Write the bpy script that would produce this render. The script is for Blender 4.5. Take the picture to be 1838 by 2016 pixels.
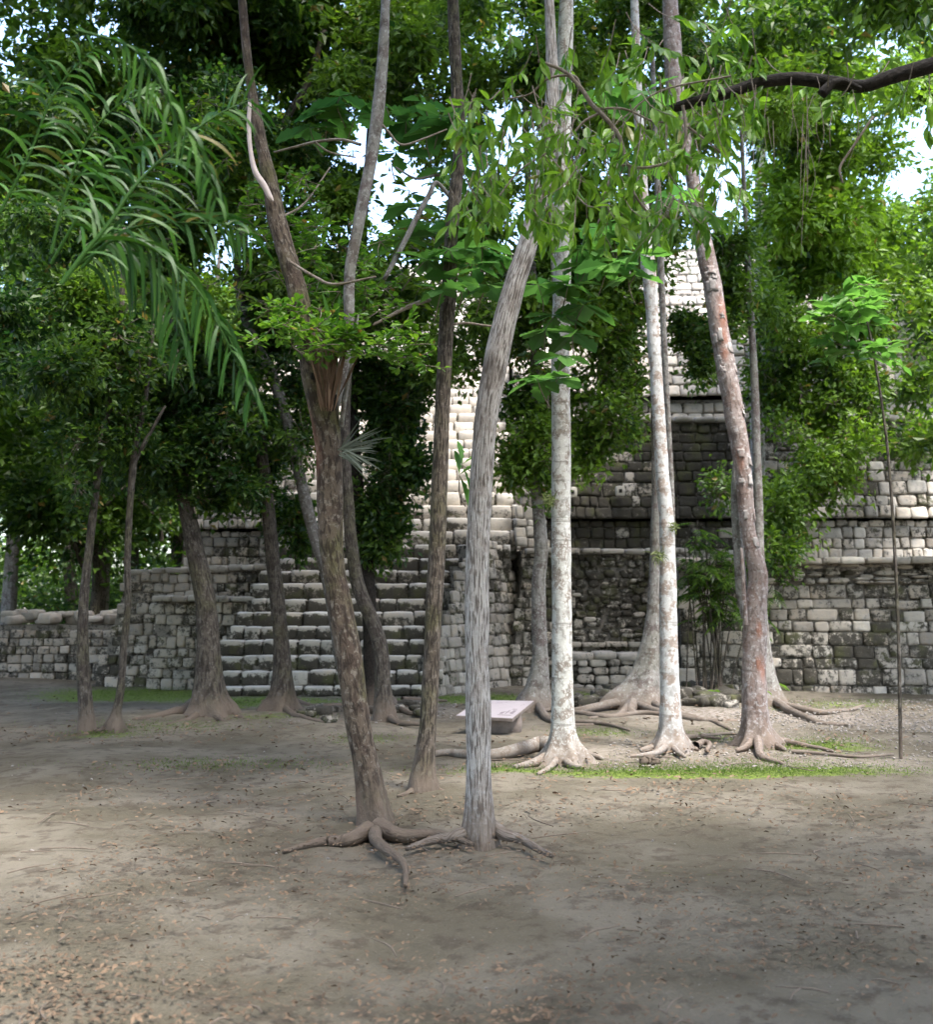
import bpy, math, random
import numpy as np
R = math.radians
random.seed(7); rng = np.random.default_rng(7)
SC = bpy.context.scene; COL = SC.collection
for o in list(bpy.data.objects): bpy.data.objects.remove(o)

# ------------------------------------------------------------------ camera, sky, sun, exposure
FPX, PU, PV, TILT, EYE = 2140.0, 921.0, 834.0, R(9.45), 1.6
cam = bpy.data.cameras.new('camera'); cam_o = bpy.data.objects.new('camera', cam); COL.objects.link(cam_o)
cam_o.location = (0, 0, EYE); cam_o.rotation_euler = (R(90)+TILT, 0, 0)
cam.sensor_fit = 'HORIZONTAL'; cam.sensor_width = 36; cam.lens = 36*FPX/1838
cam.shift_x = -2/1838; cam.shift_y = -174/1838
cam.clip_start = .05; cam.clip_end = 3000
cam.dof.use_dof = True; cam.dof.focus_distance = 8.8; cam.dof.aperture_fstop = 2.4
SC.camera = cam_o
SUN_EL, SUN_AZ = R(64), R(142)          # azimuth measured from +Y clockwise: behind the camera, to the right
w = bpy.data.worlds.new('World'); SC.world = w; w.use_nodes = True
nt = w.node_tree; bg = nt.nodes['Background']; sky = nt.nodes.new('ShaderNodeTexSky')
sky.sky_type = 'NISHITA'; sky.sun_disc = False; sky.sun_elevation = SUN_EL; sky.sun_rotation = SUN_AZ
sky.air_density = 1.0; sky.dust_density = 3.0
nt.links.new(sky.outputs[0], bg.inputs[0]); bg.inputs[1].default_value = .15
sl = bpy.data.lights.new('sun', 'SUN'); sl.energy = 1.5; sl.angle = R(12); sl.color = (1, .975, .94)
so = bpy.data.objects.new('sun', sl); COL.objects.link(so)
so.rotation_euler = (math.pi/2-SUN_EL, 0, math.pi-SUN_AZ)
SC.view_settings.view_transform = 'Standard'; SC.view_settings.look = 'None'
SC.view_settings.gamma = 1; SC.view_settings.use_curve_mapping = False
SC.view_settings.exposure = 2.75
SC.render.engine = 'CYCLES'; cy = SC.cycles
cy.use_denoising = True; cy.max_bounces = 6; cy.diffuse_bounces = 4; cy.transmission_bounces = 4; cy.glossy_bounces = 2
cy.transparent_max_bounces = 4; cy.caustics_reflective = False; cy.caustics_refractive = False

# ------------------------------------------------------------------ photo pixel (1838 wide) -> world
def ray(u, v):
    x = (u-PU)/FPX; y = -(v-PV)/FPX
    return np.array([x, math.cos(TILT)-y*math.sin(TILT), math.sin(TILT)+y*math.cos(TILT)])
def P(u, v, Y):
    d = ray(u, v); t = Y/d[1]
    return np.array([d[0]*t, Y, EYE+d[2]*t])
def depth(u, v, Y): return Y/ray(u, v)[1]
def G(u, v):
    d = ray(u, v); t = -EYE/d[2]
    return np.array([d[0]*t, d[1]*t, 0.0])
def m_of(px, Y): return px*depth(PU, PV, Y)/FPX

# ------------------------------------------------------------------ value noise
_T = rng.random((64, 64, 64)).astype(np.float32)
def vnoise(p, seed=0):
    p = np.asarray(p, float)+seed*7.31; i = np.floor(p).astype(int); f = p-i; f = f*f*(3-2*f)
    r = 0
    for dx in (0, 1):
        for dy in (0, 1):
            for dz in (0, 1):
                wgt = (f[..., 0] if dx else 1-f[..., 0])*(f[..., 1] if dy else 1-f[..., 1])*(f[..., 2] if dz else 1-f[..., 2])
                r = r+wgt*_T[(i[..., 0]+dx) % 64, (i[..., 1]+dy) % 64, (i[..., 2]+dz) % 64]
    return r*2-1

# ------------------------------------------------------------------ mesh collector
class MB:
    def __init__(s): s.V = []; s.L = []; s.N = []; s.T = []; s.U = []; s.n = 0
    def add(s, V, F, tint=(0.5, 0, 0), uv=None):
        V = np.asarray(V, float); F = np.asarray(F, int)
        s.V.append(V); s.L.append((F+s.n).ravel()); s.N.append(np.full(len(F), F.shape[1]))
        t = np.asarray(tint, float)
        s.T.append(np.broadcast_to(t, (len(V), 3)) if t.ndim == 1 else t)
        s.U.append(np.zeros((len(V), 2)) if uv is None else uv)
        s.n += len(V)
    def add2(s, V, Fs, tint=(0.5, 0, 0), uv=None):     # several face arrays on one vertex block
        b = s.n; s.add(V, Fs[0], tint, uv)
        for F in Fs[1:]:
            F = np.asarray(F, int); s.L.append((F+b).ravel()); s.N.append(np.full(len(F), F.shape[1]))
    def build(s, name, mat, parent=None, smooth=True):
        me = bpy.data.meshes.new(name)
        V = np.concatenate(s.V); L = np.concatenate(s.L); N = np.concatenate(s.N)
        T = np.concatenate(s.T); U = np.concatenate(s.U)
        off = np.zeros(3)
        me.vertices.add(len(V)); me.vertices.foreach_set('co', (V-off).astype(np.float32).ravel())
        me.loops.add(len(L)); me.loops.foreach_set('vertex_index', L.astype(np.int32))
        me.polygons.add(len(N)); st = np.concatenate([[0], np.cumsum(N)[:-1]])
        me.polygons.foreach_set('loop_start', st.astype(np.int32)); me.polygons.foreach_set('loop_total', N.astype(np.int32))
        a = me.color_attributes.new('tint', 'FLOAT_COLOR', 'POINT')
        a.data.foreach_set('color', np.concatenate([T, np.ones((len(T), 1))], 1).astype(np.float32).ravel())
        uvl = me.uv_layers.new(name='UVMap'); uvl.data.foreach_set('uv', U[L].astype(np.float32).ravel())
        me.update(calc_edges=True); me.validate()
        me.polygons.foreach_set('use_smooth', np.full(len(N), smooth, bool))
        me.materials.append(mat)
        o = bpy.data.objects.new(name, me); COL.objects.link(o)
        if parent is not None:
            o.parent = parent; o.location = -np.array(parent.location) if parent.type == 'EMPTY' else (0, 0, 0)
        return o
def tag(o, label=None, cat=None, group=None, kind=None):
    if label: o['label'] = label
    if cat: o['category'] = cat
    if group: o['group'] = group
    if kind: o['kind'] = kind
    return o
def thing(name, loc, label, cat, group=None):
    o = bpy.data.objects.new(name, None); COL.objects.link(o); o.location = tuple(float(a) for a in loc)
    o.empty_display_size = .3
    return tag(o, label, cat, group)

# ------------------------------------------------------------------ materials
class NT:
    def __init__(s, name):
        s.m = bpy.data.materials.new(name); s.m.use_nodes = True; s.t = s.m.node_tree
        s.b = s.t.nodes['Principled BSDF']; s.out = s.t.nodes['Material Output']
    def n(s, typ, **kw):
        x = s.t.nodes.new('ShaderNode'+typ)
        for k, v in kw.items():
            if k.startswith('i_'): x.inputs[int(k[2:])].default_value = v
            else: setattr(x, k, v)
        return x
    def l(s, a, b): s.t.links.new(a, b)
    def noise(s, vec, scale, detail=4, rough=.55, dist=0):
        x = s.n('TexNoise'); x.inputs['Scale'].default_value = scale; x.inputs['Detail'].default_value = detail
        x.inputs['Roughness'].default_value = rough; x.inputs['Distortion'].default_value = dist
        if vec is not None: s.l(vec, x.inputs['Vector'])
        return x.outputs['Fac']
    def mapping(s, vec, scale):
        x = s.n('Mapping'); x.inputs['Scale'].default_value = scale; s.l(vec, x.inputs[0]); return x.outputs[0]
    def math(s, op, a, b=None, c=None):
        x = s.n('Math', operation=op)
        for i, q in enumerate((a, b, c)):
            if q is None: continue
            if isinstance(q, (int, float)): x.inputs[i].default_value = q
            else: s.l(q, x.inputs[i])
        return x.outputs[0]
    def step(s, v, lo, hi, a=0., b=1.):
        x = s.n('MapRange', interpolation_type='SMOOTHSTEP')
        x.inputs[1].default_value = lo; x.inputs[2].default_value = hi; x.inputs[3].default_value = a; x.inputs[4].default_value = b
        s.l(v, x.inputs[0]); return x.outputs[0]
    def mix(s, f, a, b):
        x = s.n('Mix', data_type='RGBA')
        if isinstance(f, (int, float)): x.inputs[0].default_value = f
        else: s.l(f, x.inputs[0])
        for i, q in ((6, a), (7, b)):
            if isinstance(q, tuple): x.inputs[i].default_value = (*q, 1)
            else: s.l(q, x.inputs[i])
        return x.outputs[2]
    def mul(s, c, f):
        x = s.n('VectorMath', operation='SCALE'); s.l(c, x.inputs[0])
        if isinstance(f, (int, float)): x.inputs['Scale'].default_value = f
        else: s.l(f, x.inputs['Scale'])
        return x.outputs[0]
    def bump(s, h, strength, dist):
        x = s.n('Bump'); x.inputs['Strength'].default_value = strength; x.inputs['Distance'].default_value = dist
        s.l(h, x.inputs['Height']); s.l(x.outputs[0], s.b.inputs['Normal'])
    def tint(s):
        a = s.n('Attribute', attribute_name='tint'); q = s.n('SeparateColor'); s.l(a.outputs['Color'], q.inputs[0])
        return q.outputs[0], q.outputs[1], q.outputs[2]
    def obj(s): return s.n('TexCoord').outputs['Object']
    def uv(s): return s.n('TexCoord').outputs['UV']
    def fin(s, col, rough=.9, spec=.25):
        s.l(col, s.b.inputs['Base Color'])
        if isinstance(rough, float): s.b.inputs['Roughness'].default_value = rough
        else: s.l(rough, s.b.inputs['Roughness'])
        s.b.inputs['Specular IOR Level'].default_value = spec
        return s.m

def mat_stone(name='weathered_limestone', mortar=False):
    m = NT(name); r, g, b = m.tint(); o = m.obj()
    n1 = m.noise(o, 1.3, 5); n2 = m.noise(o, 9, 5, .65); n3 = m.noise(o, 38, 4, .7)
    base = m.mix(b, (.44, .41, .355), (.41, .345, .275))
    base = m.mix(m.step(n2, .35, .7), base, (.36, .34, .31))
    base = m.mul(base, m.math('ADD', m.math('MULTIPLY', r, .75), .5))
    # algae: regional amount g, broken up by noise
    s = m.math('ADD', m.math('ADD', g, m.math('MULTIPLY', m.math('SUBTRACT', n2, .5), 2.1)), m.math('MULTIPLY', m.math('SUBTRACT', n1, .5), 1.1))
    s = m.math('ADD', s, m.math('MULTIPLY', m.math('SUBTRACT', n3, .5), 1.3))
    mask = m.step(s, .28, .58)
    dark = m.mix(m.step(m.noise(o, 2.6, 4), .50, .66), (.038, .034, .026), (.056, .058, .022))
    col = m.mix(m.math('MULTIPLY', mask, .93), base, dark)
    col = m.mix(m.step(n3, .62, .74, 0, .5), col, (.5, .49, .45))
    if mortar: col = m.mul(col, .55)
    m.bump(m.math('ADD', m.math('MULTIPLY', n2, 1.0), m.math('MULTIPLY', n3, .5)), .8, .02)
    return m.fin(col, .92, .2)

def mat_bark(name, base, alt, dark, light, furrow=(22, 2.5), fs=.5, patch=3., lightamt=.6, moss=0., bumpd=.01, ring=0., alt_at=(.5, .58), crk=(.38, .50), soil=.8):
    m = NT(name); u = m.uv(); o = m.obj(); r, g, b = m.tint()
    f = m.noise(m.mapping(u, (furrow[0], furrow[1], 1)), 1.0, 5, .6, .4)
    n1 = m.noise(o, patch, 4, .6); n2 = m.noise(o, patch*4.3, 5, .65); n3 = m.noise(o, 55, 3, .7)
    col = m.mix(m.step(n1, alt_at[0], alt_at[1]), base, alt)
    col = m.mix(m.step(n2, .54, .60, 0, lightamt), col, light)
    if moss: col = m.mix(m.step(m.noise(o, 2.1, 4), .46, .62, 0, moss), col, (.085, .088, .028))
    if ring:
        rg = m.noise(m.mapping(u, (1.2, 16, 1)), 1., 3, .6, .6)
        col = m.mix(m.step(rg, .60, .68, 0, ring), col, dark)
    crack = m.step(f, crk[0], crk[1], 1, 0)
    col = m.mix(m.math('MULTIPLY', crack, fs), col, dark)
    col = m.mix(m.step(n3, .6, .7, 0, .35), col, dark)
    col = m.mix(g, col, dark)                # old burnt / rotten bark
    col = m.mix(b, col, (.36, .13, .07))     # fresh red wood under peeled bark
    sx = m.n('SeparateXYZ'); m.l(o, sx.inputs[0])      # soil splashed up the foot
    zz = m.math('ADD', sx.outputs[2], m.math('MULTIPLY', m.math('SUBTRACT', n2, .5), .5))
    col = m.mix(m.step(zz, .02, .42, soil, 0), col, (.135, .105, .082))
    col = m.mul(col, m.math('ADD', m.math('MULTIPLY', r, .5), .75))
    m.bump(m.math('ADD', m.math('MULTIPLY', f, 1.), m.math('MULTIPLY', n2, .35)), 1., bumpd)
    return m.fin(col, .88, .2)

def mat_leaf(name, dark, bright, trans=.35, rough=.42, spec=.5):
    m = NT(name); r, g, b = m.tint()
    col = m.mix(r, dark, bright)
    col = m.mix(b, col, (.22, .15, .04))
    m.fin(col, rough, spec)
    tr = m.n('BsdfTranslucent'); h = m.n('HueSaturation'); h.inputs['Saturation'].default_value = 1.05; h.inputs['Value'].default_value = 1.5
    m.l(col, h.inputs['Color']); m.l(h.outputs[0], tr.inputs[0])
    mx = m.n('MixShader'); mx.inputs[0].default_value = trans
    m.l(m.b.outputs[0], mx.inputs[1]); m.l(tr.outputs[0], mx.inputs[2]); m.l(mx.outputs[0], m.out.inputs[0])
    return m.m

def mat_plain(name, col, rough=.8, var=.3, scale=8, spec=.3, alt=None):
    m = NT(name); o = m.obj(); n = m.noise(o, scale, 5, .6)
    c = m.mix(m.step(n, .3, .7), tuple(x*(1-var) for x in col) if alt is None else alt, col)
    m.bump(n, .4, .01)
    return m.fin(c, rough, spec)

def mat_ground():
    m = NT('forest_floor'); o = m.obj(); r, g, b = m.tint()
    n1 = m.noise(o, .9, 5); n2 = m.noise(o, 6, 6, .65); n3 = m.noise(o, 45, 4, .7); n4 = m.noise(o, 17, 4, .6)
    c = m.mix(m.step(n1, .38, .62), (.100, .087, .062), (.155, .136, .106))
    c = m.mix(m.step(n2, .5, .62, 0, .6), c, (.060, .046, .034))
    c = m.mix(m.math('MULTIPLY', b, m.step(n4, .40, .60)), c, (.26, .225, .20))       # crumbled limestone
    s = m.math('ADD', g, m.math('ADD', m.math('MULTIPLY', m.math('SUBTRACT', n2, .5), 1.0), m.math('MULTIPLY', m.math('SUBTRACT', n4, .5), .9)))
    moss = m.mix(m.step(n4, .35, .65), (.072, .095, .024), (.135, .19, .030))
    c = m.mix(m.step(s, .35, .75, 0, .92), c, moss)
    c = m.mix(m.step(n3, .60, .70, 0, .5), c, (.06, .045, .035))
    v = m.n('TexVoronoi'); v.inputs['Scale'].default_value = 26; m.l(o, v.inputs['Vector'])
    c = m.mix(m.step(v.outputs['Distance'], .12, .2, .35, 0), c, (.20, .165, .135))
    m.bump(m.math('ADD', n2, m.math('MULTIPLY', n3, .5)), .9, .03)
    return m.fin(c, .95, .15)

STONE = mat_stone(); MORTAR = mat_stone('mortar_and_rubble_core', True)
PALE = mat_bark('pale_lichened_bark', (.39, .385, .36), (.23, .20, .175), (.07, .055, .045), (.50, .51, .49), (14, 9), .45, 9., .8, .12, .008, .5)
PALE2 = mat_bark('blotched_smooth_bark', (.39, .39, .38), (.27, .225, .195), (.08, .06, .045), (.50, .51, .52), (12, 8), .35, 7., .75, 0., .007, .4, (.50, .56))
GREY = mat_bark('grey_smooth_bark', (.19, .18, .165), (.12, .10, .092), (.045, .038, .03), (.32, .33, .31), (16, 7), .5, 6., .65, .15, .010, .3)
FURROW = mat_bark('furrowed_pale_bark', (.42, .395, .37), (.33, .30, .275), (.075, .06, .05), (.44, .43, .415), (95, 7.), .85, 5., .6, 0., .02, crk=(.42, .52))
BROWN = mat_bark('brown_mossy_bark', (.115, .090, .068), (.082, .060, .046), (.030, .022, .017), (.23, .205, .17), (34, 9), .85, 5., .6, .6, .02, crk=(.40, .54))
DARK = mat_bark('dark_rough_bark', (.085, .073, .060), (.06, .05, .042), (.022, .018, .015), (.15, .14, .125), (34, 7), .85, 5., .6, .25, .018, crk=(.40, .54))
PINK = mat_bark('peeling_pinkish_bark', (.25, .21, .195), (.20, .15, .132), (.07, .05, .042), (.40, .385, .38), (22, 8), .6, 5., .75, 0., .016, .45)
PEEL = mat_bark('loose_grey_bark', (.29, .265, .25), (.23, .18, .165), (.10, .08, .07), (.36, .35, .34), (12, 8), .4, 7., .6, 0., .006)
TWIG = mat_bark('twig_bark', (.22, .185, .15), (.16, .13, .10), (.07, .05, .04), (.33, .31, .28), (30, 10), .4, 8., .5, 0., .003)
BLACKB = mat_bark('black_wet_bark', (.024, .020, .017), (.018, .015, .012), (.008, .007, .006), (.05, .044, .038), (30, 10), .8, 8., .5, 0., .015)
LEAF = mat_leaf('forest_leaf', (.016, .050, .010), (.17, .29, .028), .45, .45, .4)
LEAFB = mat_leaf('glossy_bright_leaf', (.062, .155, .018), (.21, .37, .036), .40, .42, .38)
LEAFL = mat_leaf('broad_lobed_leaf', (.040, .115, .028), (.11, .24, .040), .45, .5, .35)
PALM = mat_leaf('palm_leaflet', (.016, .060, .008), (.055, .15, .014), .32, .48, .25)
LITTER = mat_plain('dry_leaf', (.19, .13, .085), .9, .6, 3.)
PEBBLE = mat_plain('limestone_pebble', (.27, .245, .22), .9, .45, 9.)
GRASS = mat_leaf('short_grass', (.055, .09, .02), (.12, .19, .032), .3, .7, .1)
GROUND = mat_ground()
PANEL = mat_plain('faded_sign_face', (.27, .238, .245), .45, .06, 5., .4)
INK = mat_plain('faded_print', (.17, .14, .15), .6, .2, 20.)
CONC = mat_plain('stained_concrete', (.20, .165, .145), .9, .4, 9.)
HOLE = mat_plain('dark_hole', (.02, .018, .015), .95, .2, 9.)

# ------------------------------------------------------------------ primitives
def frames(pts):
    T = np.gradient(pts, axis=0); T /= np.linalg.norm(T, axis=1)[:, None]+1e-9
    ref = np.array([0, -1., 0]) if abs(T[0][1]) < .9 else np.array([1., 0, 0])
    A = np.cross(T, ref); A /= np.linalg.norm(A, axis=1)[:, None]+1e-9
    B = np.cross(A, T); return T, A, B
def catmull(pts, n):
    pts = np.asarray(pts, float); k = len(pts)
    if k < 3:
        t = np.linspace(0, 1, n)[:, None]; return pts[0]*(1-t)+pts[-1]*t
    ext = np.vstack([2*pts[0]-pts[1], pts, 2*pts[-1]-pts[-2]]); out = []
    seg = np.linspace(0, k-1-1e-6, n)
    for s in seg:
        i = int(s); t = s-i; p0, p1, p2, p3 = ext[i:i+4]
        out.append(.5*((2*p1)+(-p0+p2)*t+(2*p0-5*p1+4*p2-p3)*t*t+(-p0+3*p1-3*p2+p3)*t**3))
    return np.array(out)
def tube(mb, pts, rad, seg=10, n=None, rough=.06, tint=(.5, 0, 0), lobes=None, tfn=None, cap=True):
    """pts k x 3, rad k. lobes: (zscale, amp, k, phase) flares the base."""
    pr = np.column_stack([pts, rad]); n = n or max(4, 3*len(pr)); pr = catmull(pr, n)
    p, r = pr[:, :3], np.maximum(pr[:, 3], .0008)
    T, A, B = frames(p); th = np.linspace(0, 2*math.pi, seg, endpoint=False)
    L = np.concatenate([[0], np.cumsum(np.linalg.norm(np.diff(p, axis=0), axis=1))])
    c, s = np.cos(th)[None, :, None], np.sin(th)[None, :, None]
    dirs = A[:, None]*c+B[:, None]*s
    q = p[:, None]+dirs*r[:, None, None]
    k = 1+rough*vnoise(q*3.1/max(.3, 1), 1)+rough*.6*vnoise(q*11, 2)
    if lobes:
        zs, amp, kk, ph = lobes; z = np.maximum(p[:, 2]-p[0, 2]-.05, 0)
        w_ = np.exp(-z/zs)[:, None]; k = k+w_*amp*(.35+.65*np.clip(np.cos(kk*th+ph)[None, :], -.2, 1)*(1+.4*np.sin(th*2+ph*3))[None, :])
    V = p[:, None]+dirs*(r[:, None]*k)[:, :, None]
    V2 = np.concatenate([V, V[:, :1]], 1); m = seg+1
    if lobes:      # toes settle into the soil
        pass
    uv = np.stack(np.broadcast_arrays(np.linspace(0, 2*math.pi, m)[None, :]*float(np.mean(r)), L[:, None]), -1)
    i, j = np.meshgrid(np.arange(n-1), np.arange(seg), indexing='ij'); a = (i*m+j).ravel()
    F = np.stack([a, a+1, a+m+1, a+m], 1)
    V2 = V2.reshape(-1, 3)
    t = np.broadcast_to(np.asarray(tint, float), (len(V2), 3)).copy()
    if tfn is not None: t = tfn(V2, t)
    if cap:
        V2 = np.vstack([V2, p[-1]+T[-1]*r[-1]*.6]); uvf = np.vstack([uv.reshape(-1, 2), [[0, L[-1]]]]); t = np.vstack([t, t[-1:]])
        b = (n-1)*m; jj = np.arange(seg); C = np.stack([b+jj, b+jj+1, np.full(seg, n*m)], 1)
        mb.add2(V2, [F, C], t, uvf)
    else: mb.add(V2, F, t, uv.reshape(-1, 2))
    return p, r

def rotmats(d, roll):
    """orthonormal frames with y-axis along d"""
    d = d/np.linalg.norm(d, axis=1)[:, None]
    up = np.tile([0, 0, 1.], (len(d), 1)); up[np.abs(d[:, 2]) > .95] = [1, 0, 0]
    x = np.cross(d, up); x /= np.linalg.norm(x, axis=1)[:, None]; z = np.cross(x, d)
    c, s = np.cos(roll)[:, None], np.sin(roll)[:, None]
    return x*c+z*s, d, -x*s+z*c
KITE = (np.array([[0, 0, 0], [.26, .42, .06], [0, 1, -.12], [-.26, .42, .06]]), np.array([[0, 1, 2], [0, 2, 3]]))
ELL = (np.array([[0, 0, 0], [.15, .22, .03], [.20, .5, .02], [.12, .8, -.05], [0, 1.05, -.2], [-.12, .8, -.05], [-.20, .5, .02], [-.15, .22, .03], [0, .25, -.02], [0, .5, -.03], [0, .8, -.09]]),
       np.array([[0, 1, 8], [0, 8, 7], [1, 2, 9], [1, 9, 8], [7, 8, 9], [7, 9, 6], [2, 3, 10], [2, 10, 9], [6, 9, 10], [6, 10, 5], [3, 4, 10], [10, 4, 5]]))
OBOV = (np.array([[0, 0, 0], [.10, .3, .03], [.25, .62, .03], [.2, .88, 0], [0, 1, -.06], [-.2, .88, 0], [-.25, .62, .03], [-.10, .3, .03], [0, .62, -.03]]),
        np.array([[0, 1, 8], [0, 8, 7], [1, 2, 8], [7, 8, 6], [2, 3, 8], [6, 8, 5], [3, 4, 8], [8, 4, 5]]))
def lobed():
    ys = [0, .08, .25, .36, .46, .55, .66, .74, .84, .9, 1.02]; xs = [0, .03, .10, .22, .17, .30, .23, .29, .17, .15, 0]
    V = [[0, y, -.10*y*y] for y in ys]; n = len(ys); F = []
    for sg in (1, -1):
        b = len(V)
        for y, x in zip(ys, xs): V.append([sg*x, y, -.10*y*y+.22*x])
        for i in range(n-1):
            F.append([i, i+1, b+i+1]); F.append([i, b+i+1, b+i])
    return np.array(V), np.array(F)
LOBE = lobed()
def leaves(mb, pos, dirs, size, tmpl, tints, roll=None, width=1., droop=0.):
    tv, tf = tmpl; n = len(pos); pos = np.asarray(pos)
    roll = rng.normal(0, .9, n) if roll is None else roll
    X, Yv, Z = rotmats(np.asarray(dirs), roll); size = np.broadcast_to(size, n)
    tvv = tv.copy(); tvv[:, 0] *= width
    V = pos[:, None]+size[:, None, None]*(X[:, None]*tvv[None, :, :1]+Yv[:, None]*tvv[None, :, 1:2]+Z[:, None]*tvv[None, :, 2:3])
    F = (np.arange(n)[:, None, None]*len(tv)+tf[None]).reshape(-1, 3)
    T = np.repeat(tints, len(tv), axis=0)
    mb.add(V.reshape(-1, 3), F, T)
def rdirs(n, up=0., flat=1.):
    d = rng.normal(size=(n, 3)); d[:, 2] = d[:, 2]*flat+up; return d
def clump(mb, c, rad, n, size, bright=.4, var=.25, twigs=None, tmpl=KITE, up=-.25, per=9, spread=.16, width=1.):
    """leaf clump: n leaves gathered on small twigs spread through an ellipsoid"""
    c = np.asarray(c); rad = np.asarray(rad, float); k = max(3, n//per)
    d = rng.normal(size=(k, 3)); d /= np.linalg.norm(d, axis=1)[:, None]
    rr = rng.random(k)**.55*np.where(rng.random(k) < .12, 1.35, 1)
    wob = 1+.75*vnoise(d*2.2+c*3)                      # uneven outline
    tc = c+d*rad*(rr*wob)[:, None]
    idx = rng.integers(0, k, n); sp = max(size*1.6, spread*float(rad.mean()))
    pos = tc[idx]+rng.normal(size=(n, 3))*sp*.55
    out = d[idx]+rdirs(n, up, .7)*.9
    tb = np.clip(bright+rng.normal(0, var*.5, k)[idx]+rng.normal(0, var*.5, n), 0, 1)
    T = np.column_stack([tb, np.zeros(n), (rng.random(n) < .012)*.8])
    leaves(mb, pos, out, size*rng.uniform(.5, 1.5, n), tmpl, T, width=width)
    if twigs is not None:
        for q in tc[::max(1, k//40)]:
            a = c+(q-c)*.15; mid = (a+q)/2+rng.normal(size=3)*.06*rad.mean()
            tube(twigs, [a, mid, q], [.012*rad.mean()+.003, .008*rad.mean()+.002, .002], 5, 6, .02)
def pclump(mb, u, v, ru, rv, Y, n, spx, bright=.4, **kw):
    dd = depth(u, v, Y)/FPX
    clump(mb, P(u, v, Y), (ru*dd, max(ru, rv)*dd*.9, rv*dd), n, spx*dd, bright, **kw)

# ------------------------------------------------------------------ masonry
TH = np.linspace(0, 2*math.pi, 12, endpoint=False)
def sq(th, e): c, s = np.cos(th), np.sin(th); return np.sign(c)*np.abs(c)**e, np.sign(s)*np.abs(s)**e
PF = []
for rg in range(3):
    for i in range(12): PF.append([rg*12+i, rg*12+(i+1) % 12, (rg+1)*12+(i+1) % 12, (rg+1)*12+i])
PC = [[36+i, 36+(i+1) % 12, 48] for i in range(12)]
def pillow(mb, O, A, H, N, w_, h_, bulge, tint, e=.35, skew=0.):
    """one facing stone: O centre on the wall plane; A along, H up, N outward"""
    jit = rng.normal(0, .028, 12)
    cx, cy = sq(TH+rng.normal(0, .05), e); V = []
    for s, dz in ((1.0, -.05), (.985, -.004), (.92, bulge*.8), (.55, bulge)):
        k = s*(1+jit); x = cx*k*w_/2+skew*cy*h_/2; y = cy*k*h_/2
        nn_ = vnoise(O[None]*3.7+np.stack([cx, cy, 0*cx], -1)*.9)*.09; x = x*(1+nn_); y = y*(1-nn_); V.append(O+x[:, None]*A+y[:, None]*H+(dz+rng.normal(0, .004, 12))[:, None]*N)
    V.append((O+bulge*1.02*N)[None]); mb.add2(np.vstack(V), [PF, PC], tint)
def stone_tint(base_stain, pale=.12, warm=.3):
    r = float(np.clip(rng.normal(.42, .15), 0, 1)); g = float(np.clip(base_stain+rng.normal(0, .15), -.35, 1))
    if rng.random() < pale: g = base_stain-.5; r = rng.uniform(.6, .95)
    return (r, g, float(np.clip(rng.normal(warm, .25), 0, 1)))
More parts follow.
